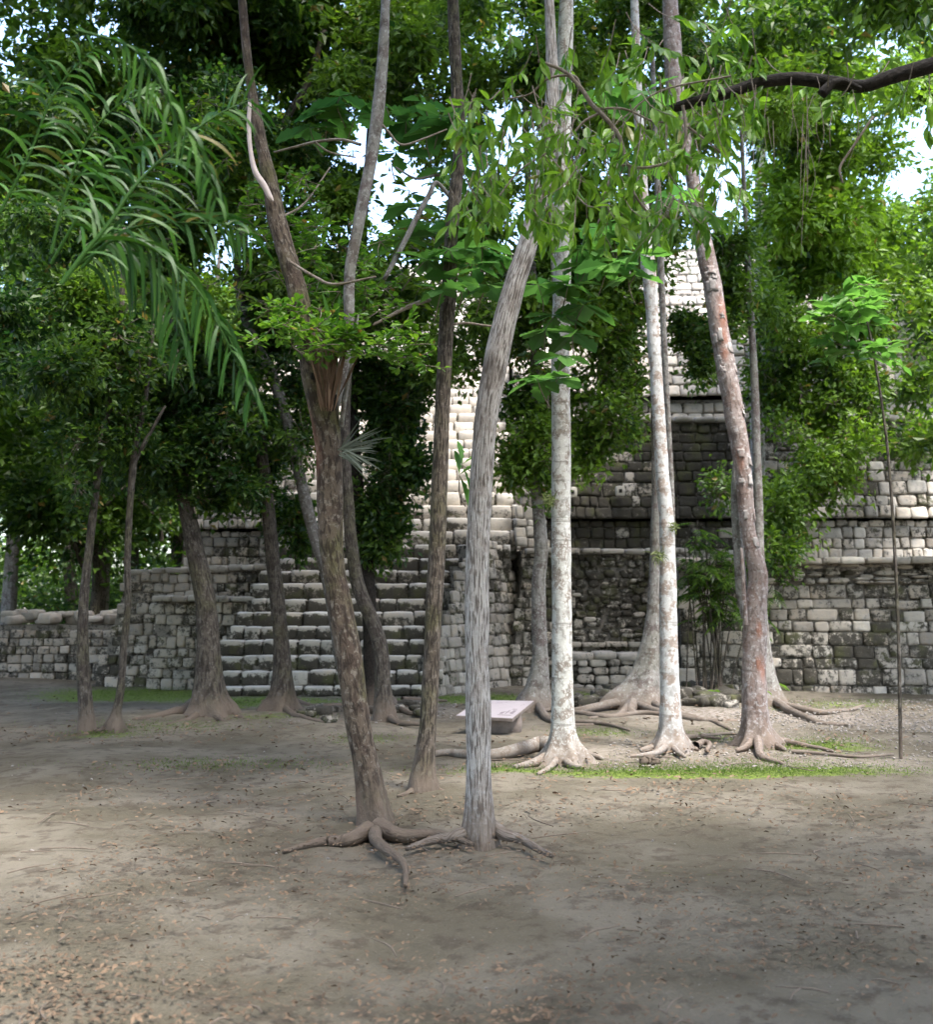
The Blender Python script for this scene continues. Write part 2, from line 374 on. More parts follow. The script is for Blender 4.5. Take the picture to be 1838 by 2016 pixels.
def wall(mb, a, b, z0, z1, lean=.12, ch=(.17, .27), sw=(.14, .38), stain=.35, rough=0., pale=.12, warm=.3, z1b=None, leana=0., leanb=0., bul=.02, inside=None, mb_core=None, back=1.2, e=.35):
    """battered wall from a to b (xy), outward normal to the right-hand side facing -Y; a is the left end"""
    a = np.array([a[0], a[1], z0]); b = np.array([b[0], b[1], z0]); A = b-a; Lw = np.linalg.norm(A); A = A/Lw
    Nh = np.array([A[1], -A[0], 0.]); H = np.array([0, 0, 1.])-Nh*lean; Hn = H/np.linalg.norm(H); N = np.cross(A, Hn); 
    if np.dot(N, Nh) < 0: N = -N
    z1b = z1 if z1b is None else z1b; z = z0
    while z < max(z1, z1b)-.05:
        h = rng.uniform(*ch)*(1.25 if rng.random() < .12 else 1); zm = z+h/2
        s = leana*(zm-z0)+rng.uniform(-.2, 0)
        while s < Lw-leanb*(zm-z0):
            ww = rng.uniform(*sw)*(1 if rng.random() > .12 else 1.5); sm = s+ww/2
            top = z1+(z1b-z1)*np.clip(sm/Lw, 0, 1)
            if zm < top and s > leana*(zm-z0)-.12:
                hh = h
                if zm+h/2 > top+.02: hh = max(.1, (top-z)); zc = z+hh/2
                else: zc = zm
                O = a+A*sm+(zc-z0)*H+np.array([0, 0, rng.normal(0, .012)])
                st = stain(O) if callable(stain) else stain
                if inside is None or inside(O):
                    if rough > 0:
                        split = rng.random() < .35
                        parts = [(O+Hn*hh*.25, ww, hh*.5), (O-Hn*hh*.25, ww, hh*.5)] if split else [(O, ww, hh)]
                        for (oo, w2, h2) in parts:
                            oo = oo+A*rng.normal(0, .03)+Hn*rng.normal(0, .02)
                            pillow(mb, oo, A, Hn, N, w2*rng.uniform(.75, 1.0), h2*rng.uniform(.75, 1.0), rng.uniform(.02, .075), stone_tint(st, pale, warm), rng.uniform(.5, .95), rng.normal(0, .2))
                    else:
                        pillow(mb, O+N*rng.normal(0, .008), A, Hn, N, ww-rng.uniform(.004, .02), hh-rng.uniform(.003, .016), bul*rng.uniform(.3, 1.4), stone_tint(st, pale, warm), e*rng.uniform(.45, 1.2), rng.normal(0, .04))
            s += ww
        z += h
    if mb_core is not None:
        off = -Nh*.045
        q = [a+off+A*(0), b+off, b+off-Nh*back, a+off-Nh*back]
        ta, tb = z1-z0, z1b-z0
        t = [a+off+A*leana*ta+H*ta-H*.0, b+off-A*leanb*tb+H*tb, None, None]
        t[0] = t[0]-np.array([0, 0, .02]); t[1] = t[1]-np.array([0, 0, .02])
        t[2] = np.array([(b-Nh*back)[0], (b-Nh*back)[1], t[1][2]]); t[3] = np.array([(a-Nh*back)[0], (a-Nh*back)[1], t[0][2]])
        st = .3
        n_ = 12; 
        mb_core.add(np.array(q+t), [[0, 1, 5, 4], [1, 2, 6, 5], [2, 3, 7, 6], [3, 0, 4, 7], [4, 5, 6, 7]], (.45, .35, .3))
    return a, b, H
def cube_sub(k=4):
    V = {}; vs = []; F = []
    def vid(p):
        key = tuple(np.round(p, 5))
        if key not in V: V[key] = len(vs); vs.append(p)
        return V[key]
    g = np.linspace(-1, 1, k) if k < 5 else np.array([-1, -.82, 0, .82, 1])
    for ax in range(3):
        for sg in (-1, 1):
            for i in range(k-1):
                for j in range(k-1):
                    q = []
                    for (di, dj) in ((0, 0), (1, 0), (1, 1), (0, 1)):
                        p = [0, 0, 0]; p[ax] = sg; p[(ax+1) % 3] = g[i+di]; p[(ax+2) % 3] = g[j+dj]; q.append(vid(p))
                    F.append(q if sg > 0 else q[::-1])
    return np.array(vs), np.array(F)
CV, CF = cube_sub(5)
def block(mb, c, size, tint, roundness=.35, rz=0., jit=.05, rx=0.):
    nrm = CV/np.linalg.norm(CV, axis=1)[:, None]; 
    k_ = 9 if roundness < .3 else 6; pw = (np.abs(CV)**k_).sum(1)**(1/k_); V = CV/pw[:, None]*(1-roundness*.5)+nrm*roundness*(.35 if roundness < .3 else .72)
    V = V*(np.array(size)/2); V = V*(1+jit*vnoise(V*5/max(size)+np.array(c)*9.7)[:, None]*2)
    cc, ss = math.cos(rz), math.sin(rz); V = V@np.array([[cc, ss, 0], [-ss, cc, 0], [0, 0, 1]])
    if rx: c2, s2 = math.cos(rx), math.sin(rx); V = V@np.array([[1, 0, 0], [0, c2, s2], [0, -s2, c2]])
    mb.add(V+np.array(c), CF, tint)
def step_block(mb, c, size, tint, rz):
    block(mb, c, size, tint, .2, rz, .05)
    V = mb.V[-1]; T = np.array(mb.T[-1]); up_ = np.clip((V[:, 2]-(c[2]+size[2]*.31))/(size[2]*.11), 0, 1)     # treads worn clean; their lit upper edge is painted pale here
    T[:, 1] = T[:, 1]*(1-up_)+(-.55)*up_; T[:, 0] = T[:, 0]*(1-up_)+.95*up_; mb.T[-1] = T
def ledge(mb, a, b, z, h=.14, d=.3, stain=.1, out=.03, sw=(.25, .55), zb=None):
    a = np.array([*a, z]); b = np.array([*b, z if zb is None else zb]); L = np.linalg.norm(b-a); A = (b-a)/L; s = 0
    rz = math.atan2(A[1], A[0])
    while s < L:
        w_ = rng.uniform(*sw); c = a+A*(s+w_/2)+np.array([0, d/2-out+rng.normal(0, .012), h/2-.04+rng.normal(0, .01)])
        st = stain_of(c) if stain is None else stain
        block(mb, c, (w_*1.02, d, h*rng.uniform(.85, 1.15)), stone_tint(st, .1, .25), .27, rz+rng.normal(0, .03), .06); s += w_

# ================================================================== GROUND
def make_ground():
    xs = np.concatenate([np.linspace(-400, -16, 14)[:-1], np.arange(-16, 16.01, .14), np.linspace(16, 400, 14)[1:]])
    ys = np.concatenate([[-60, -20, -4], np.arange(2.5, 27, .12), np.linspace(27, 60, 20)[1:], [90, 160, 300, 600]])
    X, Y = np.meshgrid(xs, ys); pt = np.stack([X*.5, Y*.5, 0*X], -1)
    Z = .045*vnoise(pt)+.02*vnoise(pt*5, 3)+.006*vnoise(pt*17, 4)-.035
    Z = Z*np.exp(-np.maximum(np.abs(X)-14, 0)/5)
    moss = np.full(X.shape, .02)
    for (u, v, ru, rv, a) in MOSS:
        c = G(u, v); rx = ru*c[1]/FPX; ry = (G(u, v-rv)[1]-G(u, v+rv)[1])/2
        moss += a*np.exp(-((X-c[0])/rx)**2-((Y-c[1])/ry)**2)
    moss += .12*vnoise(np.stack([X*.35, Y*.35, 0*X], -1), 5)
    chalk = np.zeros(X.shape)
    for (u, v, ru, rv, a) in CHALK:
        c = G(u, v); rx = ru*c[1]/FPX; ry = (G(u, v-rv)[1]-G(u, v+rv)[1])/2
        chalk += a*np.exp(-((X-c[0])/rx)**2-((Y-c[1])/ry)**2)
    V = np.stack([X, Y, Z], -1).reshape(-1, 3); nx = len(xs)
    i, j = np.meshgrid(np.arange(len(ys)-1), np.arange(nx-1), indexing='ij'); a = (i*nx+j).ravel()
    F = np.stack([a, a+1, a+nx+1, a+nx], 1)
    T = np.column_stack([np.full(len(V), .5), np.clip(moss, -.3, 1).ravel(), np.clip(chalk, 0, 1).ravel()])
    mb = MB(); mb.add(V, F, T); o = mb.build('ground', GROUND); tag(o, kind='structure')
MOSS = [(270, 1362, 190, 15, 1.1), (500, 1380, 150, 12, .9), (330, 1425, 170, 12, .4), (1680, 1380, 120, 8, .6), (1480, 1505, 300, 16, .35), (760, 1376, 160, 8, .5), (900, 1372, 70, 9, .9), (985, 1369, 50, 8, 1.),
        (1160, 1368, 60, 10, 1.0), (560, 1408, 130, 8, .55), (720, 1450, 80, 9, .5), (1180, 1437, 90, 9, .6), (1360, 1514, 420, 9, .8),
        (980, 1506, 60, 7, .8), (1610, 1462, 110, 15, .75), (1560, 1392, 130, 8, .4), (200, 1440, 90, 7, .5), (400, 1500, 260, 14, .25), (1400, 1445, 70, 10, .5),
        (300, 1640, 300, 30, .2), (1300, 1700, 260, 40, .22), (1700, 1580, 200, 30, .22)]
CHALK = [(1600, 1405, 190, 16, 1.), (1450, 1470, 200, 16, .7), (1350, 1400, 120, 20, .7), (660, 1410, 120, 10, .5), (1180, 1470, 100, 10, .4), (1640, 1500, 200, 10, .5)]
make_ground()

# ================================================================== PYRAMID
def stain_of(p):
    x, y, z = p; s = .28+.28*float(vnoise(np.array([x*.45, y*.3, z*.5]), 2))
    if z > 5.6: s -= .25
    if z > 7: s -= .2
    if x > 1 and 2.7 < z < 5.7 and y > 23: s += .50*math.exp(-((x-4.)/2.8)**2)+.08
    if x < -4.2 and z < 5: s += .02
    if x > 5.0 and z < 2.7: s += .05
    return s
pyr = thing('stepped_pyramid', (1.5, 22, 0), 'large ruined limestone stepped pyramid with a central stairway behind the trees', 'pyramid')
# --- stairway
st_mb = MB(); core = MB()
vs = {0: 1372, 1: 1349, 2: 1319, 3: 1289, 4: 1258, 5: 1231, 6: 1202, 7: 1176, 8: 1146, 9: 1121, 10: 1096, 11: 1070, 12: 1043, 13: 1018, 14: 992, 15: 968, 16: 944, 17: 921, 18: 901}
lefts = {1: -4.5, 2: -4.55, 3: -4.6, 4: -4.75, 5: -4.62, 6: -4.5, 7: -4.36, 8: -4.28, 9: -4.15}
rights = {1: -.56, 2: -.5, 3: -.4, 4: -.32, 5: -.2, 6: -.1, 7: 0., 8: .12, 9: .3, 10: .55, 11: .9, 12: 1.05}
ztop = {0: 0.}; nstep = 46; ys = {0: 20.0}
for n in range(1, nstep+1):
    y = 20.0+.285*(n-1) if n <= 25 else ys[25]+.30*(n-25)
    ys[n] = y
    ztop[n] = P(PU, vs[n], y)[2]-.01 if n in vs else ztop[n-1]+.262
print('steps', [round(ztop[n], 2) for n in range(0, 20)], 'top', round(ztop[nstep], 2), ys[nstep])
for n in range(1, nstep+1):
    x0 = lefts.get(n, -4.1); x1 = rights.get(n, 1.1); y = ys[n]; h = ztop[n]-ztop[n-1]; x = x0+rng.uniform(-.1, .1)
    while x < x1:
        w_ = rng.uniform(.26, .66); w_ = min(w_, max(.15, x1-x))
        s0 = .80 if n < 12 else max(-.25, .50-.07*(n-11))  # lower risers: algae stain with some shade painted in
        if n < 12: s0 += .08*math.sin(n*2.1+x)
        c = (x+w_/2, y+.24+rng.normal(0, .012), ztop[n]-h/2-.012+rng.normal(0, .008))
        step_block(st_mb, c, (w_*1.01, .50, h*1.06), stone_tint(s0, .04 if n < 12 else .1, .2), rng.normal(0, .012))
        x += w_+.004
    # fill behind each step so that nothing is hollow
    yb = 45
    core.add([[x0, y+.06, ztop[n-1]-.3], [x1, y+.06, ztop[n-1]-.3], [x1, y+.06, ztop[n]-.05], [x0, y+.06, ztop[n]-.05],
              [x0, y+.9, ztop[n-1]-.3], [x1, y+.9, ztop[n-1]-.3], [x1, y+.9, ztop[n]-.05], [x0, y+.9, ztop[n]-.05]],
             [[0, 1, 2, 3], [1, 5, 6, 2], [4, 0, 3, 7], [3, 2, 6, 7], [5, 4, 7, 6]], (.4, .5, .2))
stairs = st_mb.build('stairway', STONE, pyr)
# --- right pier of the stair: pale battered face and rough inner stones
pier = MB()
wall(pier, (-.56, 20.25), (1.25, 23.0), -.1, .7, .16, (.16, .26), (.14, .32), lambda o: .14+.35*float(vnoise(o*.9, 4)), pale=.1, z1b=4.6, warm=.45, inside=lambda o: o[2] < 3.0)
for i in range(9):
    t0, t1_ = i/9, (i+1)/9; zt = min(.7+3.9*t0, 3.0)-.08; nh_ = np.array([.836, -.549]); a_, b_ = np.array([-.56, 20.25])-nh_*.05, np.array([1.25, 23.0])-nh_*.05; p0_, p1_ = a_+(b_-a_)*t0, a_+(b_-a_)*t1_; sh = -nh_*.16*zt
    core.add([[*p0_, -.1], [*p1_, -.1], [*(p1_+[-.25, .15]), -.1], [*(p0_+[-.25, .15]), -.1], [*(p0_+sh), zt], [*(p1_+sh), zt], [*(p1_+[-.25, .25]+sh), zt], [*(p0_+[-.25, .25]+sh), zt]], [[0, 1, 5, 4], [1, 2, 6, 5], [2, 3, 7, 6], [3, 0, 4, 7], [4, 5, 6, 7]], (.45, .35, .3))
wall(pier, (1.12, 23.0), (1.5, 23.1), 2.6, 4.4, .1, (.16, .26), (.14, .3), .05, pale=.3)
pier.build('stair_flank', STONE, pyr)
# --- recessed dark face beside the pier and rubble wall
rub = MB()
wall(rub, (.86, 22.42), (2.1, 22.5), -.1, 2.75, .14, (.16, .26), (.16, .32), .55, leana=.13, mb_core=core, back=2., pale=.03)
wall(rub, (2.0, 22.75), (4.35, 22.75), .75, 2.66, .05, (.13, .21), (.12, .30), .66, rough=1, pale=.05, mb_core=core, back=2., warm=.1)
wall(rub, (2.0, 22.70), (4.35, 22.70), -.1, .80, .02, (.2, .24), (.25, .4), .62, pale=.05, mb_core=core, back=2.)
ledge(rub, (2.0, 22.5), (4.3, 22.5), .78, .12, .3, .3)
ledge(rub, (1.2, 22.68), (4.5, 22.68), 2.68, .12, .4, .05)
rub.build('rubble_wall', STONE, pyr)
# --- first tier right
t1 = MB()
wall(t1, (4.15, 21.5), (14, 20.0), -.15, 2.42, .07, (.19, .28), (.2, .46), lambda o: .24+.55*max(0, float(vnoise(np.array([o[0]*.8, o[2]*1.4, 3.]), 6)))+(.12 if o[2] < .9 else 0), pale=.10, mb_core=core, back=3.5, warm=.45, inside=lambda o: o[2] < 2.02 or o[0] < 5)
wall(t1, (4.9, 21.47), (14, 20.1), 2.0, 2.42, .05, (.09, .13), (.2, .42), .3, rough=1, pale=.15)
ledge(t1, (4.1, 21.25), (14, 19.95), 2.40, .13, .4, -.05)
t1.build('terrace_wall', STONE, pyr)
# --- second tier right (with moulding)
t2 = MB()
wall(t2, (1.05, 24.0), (15, 23.6), 2.3, 3.42, .08, (.2, .28), (.18, .4), stain_of, pale=.13, mb_core=core, back=14)
wall(t2, (1.05, 23.86), (15, 23.46), 3.46, 5.68, .16, (.19, .27), (.18, .44), stain_of, pale=.15, mb_core=core, back=14)
ledge(t2, (1.2, 24.15), (15, 23.75), 5.66, .16, .5, -.1)
t2.build('terrace_wall', STONE, pyr)
# small square drain holes framed by a white stone
for (u, v) in ((1129, 968), (1223, 966)):
    q = P(u, v, 23.60+.16*.0); q[1] = 23.80-.004*q[0]*7+.16*(q[2]-3.46)*.98-.09
    h = MB(); block(h, q, (.2, .16, .24), (1., -.35, 0), .2); fr = h.build('drain_stone', STONE, pyr)
    h = MB(); block(h, q+np.array([0, -.065, 0]), (.075, .05, .085), (.5, 0, 0), .1); h.build('drain_hole', HOLE, fr)
# --- third and upper tiers right
up = MB()
wall(up, (1.1, 25.6), (13.5, 25.2), 5.6, 6.45, .1, (.2, .28), (.2, .45), -.1, pale=.3, mb_core=core, back=14)
wall(up, (1.1, 25.46), (13.5, 25.06), 6.5, 8.0, .35, (.2, .3), (.2, .45), -.3, pale=.5, mb_core=core, back=14)
wall(up, (1.1, 28.2), (12, 27.8), 7.9, 10.0, .3, (.2, .3), (.2, .45), -.3, pale=.5, mb_core=core, back=12)
wall(up, (1.1, 30.6), (10, 30.3), 9.9, 12.1, .3, (.2, .3), (.2, .45), -.3, pale=.5, mb_core=core, back=10)
up.build('upper_terrace', STONE, pyr)
# --- left tiers
lf = MB()
wall(lf, (-7.65, 22.9), (-3.9, 22.5), -.1, 2.22, .1, (.17, .26), (.15, .34), lambda o: .44+.45*float(vnoise(o*1.1, 8)), leana=.2, mb_core=core, back=3, warm=.5, pale=.07, z1b=2.34)
ledge(lf, (-7.1, 23.05), (-4.0, 22.65), 2.24, .13, .4, 0., zb=2.36)
wall(lf, (-6.35, 22.3), (-4.4, 22.1), -.1, 1.70, .05, (.16, .25), (.15, .34), lambda o: .46+.35*float(vnoise(o*1.1, 9)), mb_core=core, back=1.2, warm=.45)
ledge(lf, (-6.35, 22.15), (-4.5, 22.0), 1.70, .12, .45, .05)
lf.build('terrace_wall', STONE, pyr)
lf = MB()
wall(lf, (-6.3, 24.4), (-4.0, 24.2), 2.0, 3.22, .06, (.17, .25), (.15, .3), lambda o: .24+.3*float(vnoise(o*1.1, 3)), mb_core=core, back=12, pale=.15)
wall(lf, (-6.1, 24.28), (-4.0, 24.1), 3.27, 5.3, .16, (.18, .25), (.15, .32), .05, leana=.16, mb_core=core, back=12, pale=.15)
ledge(lf, (-5.85, 24.5), (-4.0, 24.4), 5.28, .15, .5, -.1)
wall(lf, (-5.7, 26), (-4.0, 25.9), 5.2, 7.6, .25, (.2, .28), (.2, .4), -.2, leana=.2, mb_core=core, back=12, pale=.35)
wall(lf, (-5.2, 28.4), (-4.0, 28.4), 7.5, 10.4, .25, (.2, .28), (.2, .4), -.3, leana=.2, mb_core=core, back=12, pale=.4)
lf.build('upper_terrace', STONE, pyr)
core.build('masonry_core', MORTAR, pyr, smooth=False)
# --- low altar bench in front of the rubble wall
al = thing('stone_altar', G(1180, 1352), 'low stone altar with slab top at the foot of the dark rubble wall', 'altar')
mb = MB(); wall(mb, (2.0, 21.65), (3.13, 21.65), -.1, .55, .0, (.14, .2), (.2, .4), .12, rough=0, e=.6, bul=.05); wall(mb, (3.13, 21.65), (3.13, 22.6), -.1, .55, 0, (.14, .2), (.2, .3), .2)
c2 = MB(); c2.add([[2., 21.8, -.1], [3.08, 21.8, -.1], [3.08, 22.5, -.1], [2., 22.5, -.1], [2., 21.8, .55], [3.08, 21.8, .55], [3.08, 22.5, .55], [2., 22.5, .55]], [[0, 1, 5, 4], [1, 2, 6, 5], [2, 3, 7, 6], [3, 0, 4, 7], [4, 5, 6, 7]], (.4, .5, .2))
b_ = mb.build('base', STONE, al); c2.build('core', MORTAR, b_, False)
mb = MB(); ledge(mb, (1.98, 21.6), (3.1, 21.6), .56, .17, .9, -.05, .05, (.3, .5)); mb.build('slab_top', STONE, al)
# --- low wall at far left
lw = thing('low_wall', (-8.6, 24.6, 0), 'low crumbling stone wall at the far left end of the pyramid foot', 'wall')
mb = MB(); wall(mb, (-10.6, 24.7), (-7.75, 24.4), -.1, 1.12, .02, (.16, .24), (.18, .34), .34, warm=.7, pale=.05); mb.build('wall_face', STONE, lw)
mb = MB(); mb.add([[-10.6, 24.8, -.1], [-7.75, 24.5, -.1], [-7.75, 25.6, -.1], [-10.6, 25.8, -.1], [-10.6, 24.8, 1.15], [-7.75, 24.5, 1.15], [-7.75, 25.6, 1.15], [-10.6, 25.8, 1.15]], [[0, 1, 5, 4], [1, 2, 6, 5], [2, 3, 7, 6], [3, 0, 4, 7], [4, 5, 6, 7]], (.45, .35, .3)); mb.build('wall_core', MORTAR, lw, False)
mb = MB()
for k in range(34): block(mb, (rng.uniform(-10.4, -7.8), rng.uniform(24.7, 25.3), 1.22+rng.uniform(0, .18)), rng.uniform(.2, .42, 3)*np.array([1, 1, .6]), stone_tint(-.1, .3), .6, rng.uniform(0, 3))
mb.build('cap_stones', STONE, lw)

# ================================================================== TREES
def trunk_pts(pts, Y, dY=0.):
    out, rad = [], []; n = len(pts)
    for i, p in enumerate(pts):
        y = Y+dY*i/(n-1); out.append(P(p[0], p[1], y)); rad.append(p[2]/2*depth(p[0], p[1], y)/FPX)
    return np.array(out), np.array(rad)
def gy(v): return float(G(PU, v)[1])
def add_root(par, pts, w0, w1, mat, Y0=None):
    """root lying on the soil: pixel points on the ground"""
    mb = MB(); q = [G(u, v) for u, v in pts]; n = len(q)
    r = np.linspace(w0, w1, n)/2*q[0][1]/FPX
    q = [p+np.array([0, 0, r[i]*(.6-1.35*i/(n-1))]) for i, p in enumerate(q)]
    q = catmull(np.column_stack([q, r]), n*4); q[:, :3] += .25*q[:, 3:4]*vnoise(q[:, :3]*2.)[:, None]*2
    tube(mb, q[:, :3], q[:, 3], 9, len(q)*2, .12); return mb.build('root', mat, par)
def add_branch(par, pts, mat, Y, dY=0., name='branch', tfn=None):
    mb = MB(); p, r = trunk_pts(pts, Y, dY); tube(mb, p, r, 8, len(p)*5, .06, tfn=tfn); return mb.build(name, mat, par)
def tree(name, label, pts, mat, vbase=None, Y=None, dY=0., lobes=(.25, .9, 3, 0.), roots=(), seg=20, tfn=None, cat='tree', group=None, rough=.06):
    Y = Y if Y is not None else gy(vbase)
    p, r = trunk_pts(pts, Y, dY)
    t = thing(name, (p[0][0], Y, 0), label, cat, group)
    # carry the trunk a little below the soil
    p = np.vstack([[p[0][0], p[0][1], -.15], p]) if p[0][2] > -.1 else p
    if len(p) > len(r): r = np.concatenate([[r[0]*1.03], r])
    mb = MB(); tube(mb, p, r, seg, len(p)*7, rough, lobes=lobes, tfn=tfn); mb.build('trunk', mat, t)
    for rt in roots: add_root(t, rt[0], rt[1], rt[2], mat)
    return t, Y

def crown(par, clumps, mat, Y, name='crown', tw=True, **kw):
    mb = MB(); tb = MB() if tw else None
    for c in clumps:
        u, v, ru, rv, n, spx, br = c[:7]; y = Y+(c[7] if len(c) > 7 else 0)
        k = 9 if n >= 1300 else 1
        for i in range(k):      # big masses are made of sprays of unequal size
            if k == 1: pclump(mb, u, v, ru, rv, y, n, spx, br, twigs=tb, **kw); break
            a = rng.uniform(0, 6.28); q = rng.random()**.5*.78; f_ = rng.uniform(.28, .55)
            pclump(mb, u+ru*q*math.cos(a), v+rv*q*math.sin(a), ru*f_, rv*f_, y+rng.uniform(-.8, .8)*m_of(ru, y), int(n/k*rng.uniform(.6, 1.2)), spx*rng.uniform(.85, 1.3), float(np.clip(br+rng.normal(0, .09), 0, 1)), twigs=tb, **kw)
    o = mb.build(name, mat, par, smooth=False)
    if tb is not None and tb.n: tb.build('twigs', TWIG, o)
    return o

def k_tint(V, t):
    s = np.exp(-((V[:, 2]-3.55)/.9)**2)*np.clip(-(V[:, 0]-np.interp(V[:, 2], [0, 3.2, 5], [.09, .22, .5]))*18, 0, 1)
    t = t.copy(); t[:, 1] = np.clip(s*(.5+.7*vnoise(V*6))*.9, 0, .9)
    t[:, 1] += np.clip((vnoise(V*np.array([3, 3, 1.2]), 3)-.5), 0, 1)*.6
    return t
trees = {}
# k: pale furrowed trunk, nearest the middle
trees['k'], Yk = tree('furrowed_tree', 'nearest pale tree with deeply furrowed grey bark, left of the information panel',
    [(944, 1640, 60), (943, 1521, 51), (942, 1400, 49), (940, 1300, 47), (940, 1150, 47), (945, 1000, 46), (955, 850, 46), (970, 750, 47), (990, 650, 46), (1014, 560, 44), (1034, 500, 41), (1056, 420, 39), (1072, 340, 35), (1084, 250, 30), (1088, 147, 25), (1080, -40, 18), (1070, -300, 12)],
    FURROW, Y=8.0, lobes=(.16, .5, 4, 1.), tfn=k_tint, seg=36, rough=.05)
# f: forked brown trunk
def f_tint(V, t):
    t = t.copy(); t[:, 1] = np.clip(vnoise(V*np.array([5, 5, 1.1]), 2)-.45, 0, 1)*1.2
    t[:, 2] = np.clip(vnoise(V*np.array([7, 7, 1.5]), 6)-.5, 0, 1)*.8
    return t
trees['f'], Yf = tree('forked_tree', 'thick brown forked tree with a hollow and hanging bark strips across the stairway',
    [(742, 1640, 66), (724, 1521, 53), (700, 1400, 50), (688, 1300, 49), (672, 1200, 46), (655, 1100, 45), (650, 1000, 48), (648, 900, 51), (642, 830, 56), (632, 770, 66), (618, 710, 58), (600, 640, 44), (582, 560, 38), (562, 490, 36), (545, 430, 34), (530, 350, 29), (512, 270, 25), (497, 190, 20), (485, 90, 18), (470, -80, 14), (455, -250, 9)],
    BROWN, Y=8.6, lobes=(.2, .5, 4, 2.), tfn=f_tint, seg=32, rough=.09)
add_branch(trees['f'], [(652, 800, 34), (668, 745, 30), (682, 700, 24), (688, 640, 22), (687, 580, 22), (691, 520, 23), (703, 460, 23), (714, 400, 24), (727, 337, 24), (742, 240, 25), (750, 160, 24), (757, 60, 20), (765, -150, 14)], GREY, Yf, .3, 'limb')
add_branch(trees['f'], [(672, 840, 10), (680, 780, 10), (690, 730, 8), (700, 680, 6), (705, 620, 4)], GREY, Yf-.05, 0, 'branch')
add_branch(trees['f'], [(538, 396, 4), (532, 388, 10), (520, 365, 12), (503, 338, 11), (494, 300, 9), (490, 250, 9), (492, 200, 7)], mat_plain('bleached_dead_wood', (.55, .47, .44), .8, .2, 12), Yf-.15, 0, 'dead_branch')
add_branch(trees['f'], [(570, 515, 6), (620, 545, 6), (660, 560, 6), (740, 545, 4)], TWIG, Yf-.2, -.2, 'branch')
# j: dark straight trunk
trees['j'], Yj = tree('straight_dark_tree', 'slender dark straight trunk between the forked brown tree and the pale furrowed tree',
    [(832, 1550, 56), (836, 1500, 42), (845, 1400, 34), (852, 1250, 33), (860, 1100, 33), (866, 950, 31), (872, 800, 30), (879, 650, 30), (885, 560, 29), (890, 450, 27), (898, 370, 26), (906, 290, 26), (903, 220, 25), (899, 150, 24), (892, 0, 22), (885, -250, 14)],
    mat_bark('dark_ridged_bark', (.115, .095, .076), (.08, .064, .05), (.026, .021, .017), (.20, .175, .15), (44, 8), .9, 5., .6, .35, .02, crk=(.42, .55)), vbase=1556, lobes=(.14, .6, 3, .5), seg=26)
add_branch(trees['j'], [(876, 590, 9), (840, 592, 9), (800, 606, 9), (765, 624, 7), (735, 640, 5)], TWIG, Yj, -.2, 'branch')
add_branch(trees['j'], [(888, 390, 8), (860, 360, 9), (845, 385, 10), (820, 430, 11), (790, 490, 10), (757, 550, 8)], GREY, Yj, -.3, 'branch')
add_branch(trees['j'], [(885, 355, 6), (862, 345, 6), (820, 352, 5), (780, 330, 4)], TWIG, Yj, .3, 'branch')
add_branch(trees['j'], [(882, 640, 5), (920, 636, 5), (980, 640, 4), (1010, 600, 3)], TWIG, Yj, .3, 'branch')
# l: pale straight trunk with big root flare
trees['l'], Yl = tree('tall_pale_tree', 'tall straight whitish trunk with spreading roots just right of the information panel',
    [(1110, 1485, 66), (1109, 1462, 54), (1108, 1430, 46), (1108, 1350, 42), (1107, 1200, 40), (1105, 1000, 39), (1106, 850, 38), (1104, 700, 36), (1107, 550, 35), (1108, 350, 32), (1112, 147, 31), (1116, 0, 28), (1120, -250, 18)],
    PALE, vbase=1492, lobes=(.16, 1.3, 5, .3), seg=36,
    roots=[([(1100, 1478), (1060, 1472), (1010, 1482), (950, 1486), (880, 1480), (840, 1484)], 34, 10), ([(1098, 1484), (1060, 1496), (1015, 1505)], 28, 8), ([(1118, 1482), (1150, 1484), (1185, 1492)], 26, 8), ([(1112, 1488), (1125, 1502), (1150, 1508)], 20, 6), ([(1105, 1488), (1085, 1508), (1060, 1520)], 18, 6)])
# n1: blotched trunk right
trees['n'], Yn = tree('blotched_tree', 'slim white trunk with pinkish blotches and a small tuft on its side, leaning left',
    [(1322, 1466, 62), (1321, 1440, 48), (1320, 1380, 40), (1318, 1300, 38), (1316, 1180, 34), (1315, 1080, 30), (1312, 1010, 28), (1306, 949, 28), (1299, 839, 26), (1292, 730, 24), (1286, 647, 24), (1281, 560, 26), (1274, 500, 28), (1268, 430, 24), (1262, 300, 20), (1255, 147, 18), (1245, -150, 12)],
    PALE2, vbase=1470, lobes=(.14, 1.2, 5, 1.), seg=32,
    roots=[([(1312, 1462), (1290, 1468), (1262, 1474)], 24, 8), ([(1330, 1460), (1352, 1462), (1372, 1470)], 26, 8), ([(1322, 1468), (1335, 1478), (1350, 1486)], 16, 6)])
trees['n2'], Yn2 = tree('sapling', 'thin straight grey stem rising right behind the blotched white trunk', [(1329, 1455, 12), (1328, 1300, 11), (1324, 1000, 11), (1318, 860, 11), (1311, 730, 12), (1305, 600, 13), (1300, 480, 13), (1294, 350, 11), (1285, 100, 9)], GREY, vbase=1440, lobes=None, seg=12)
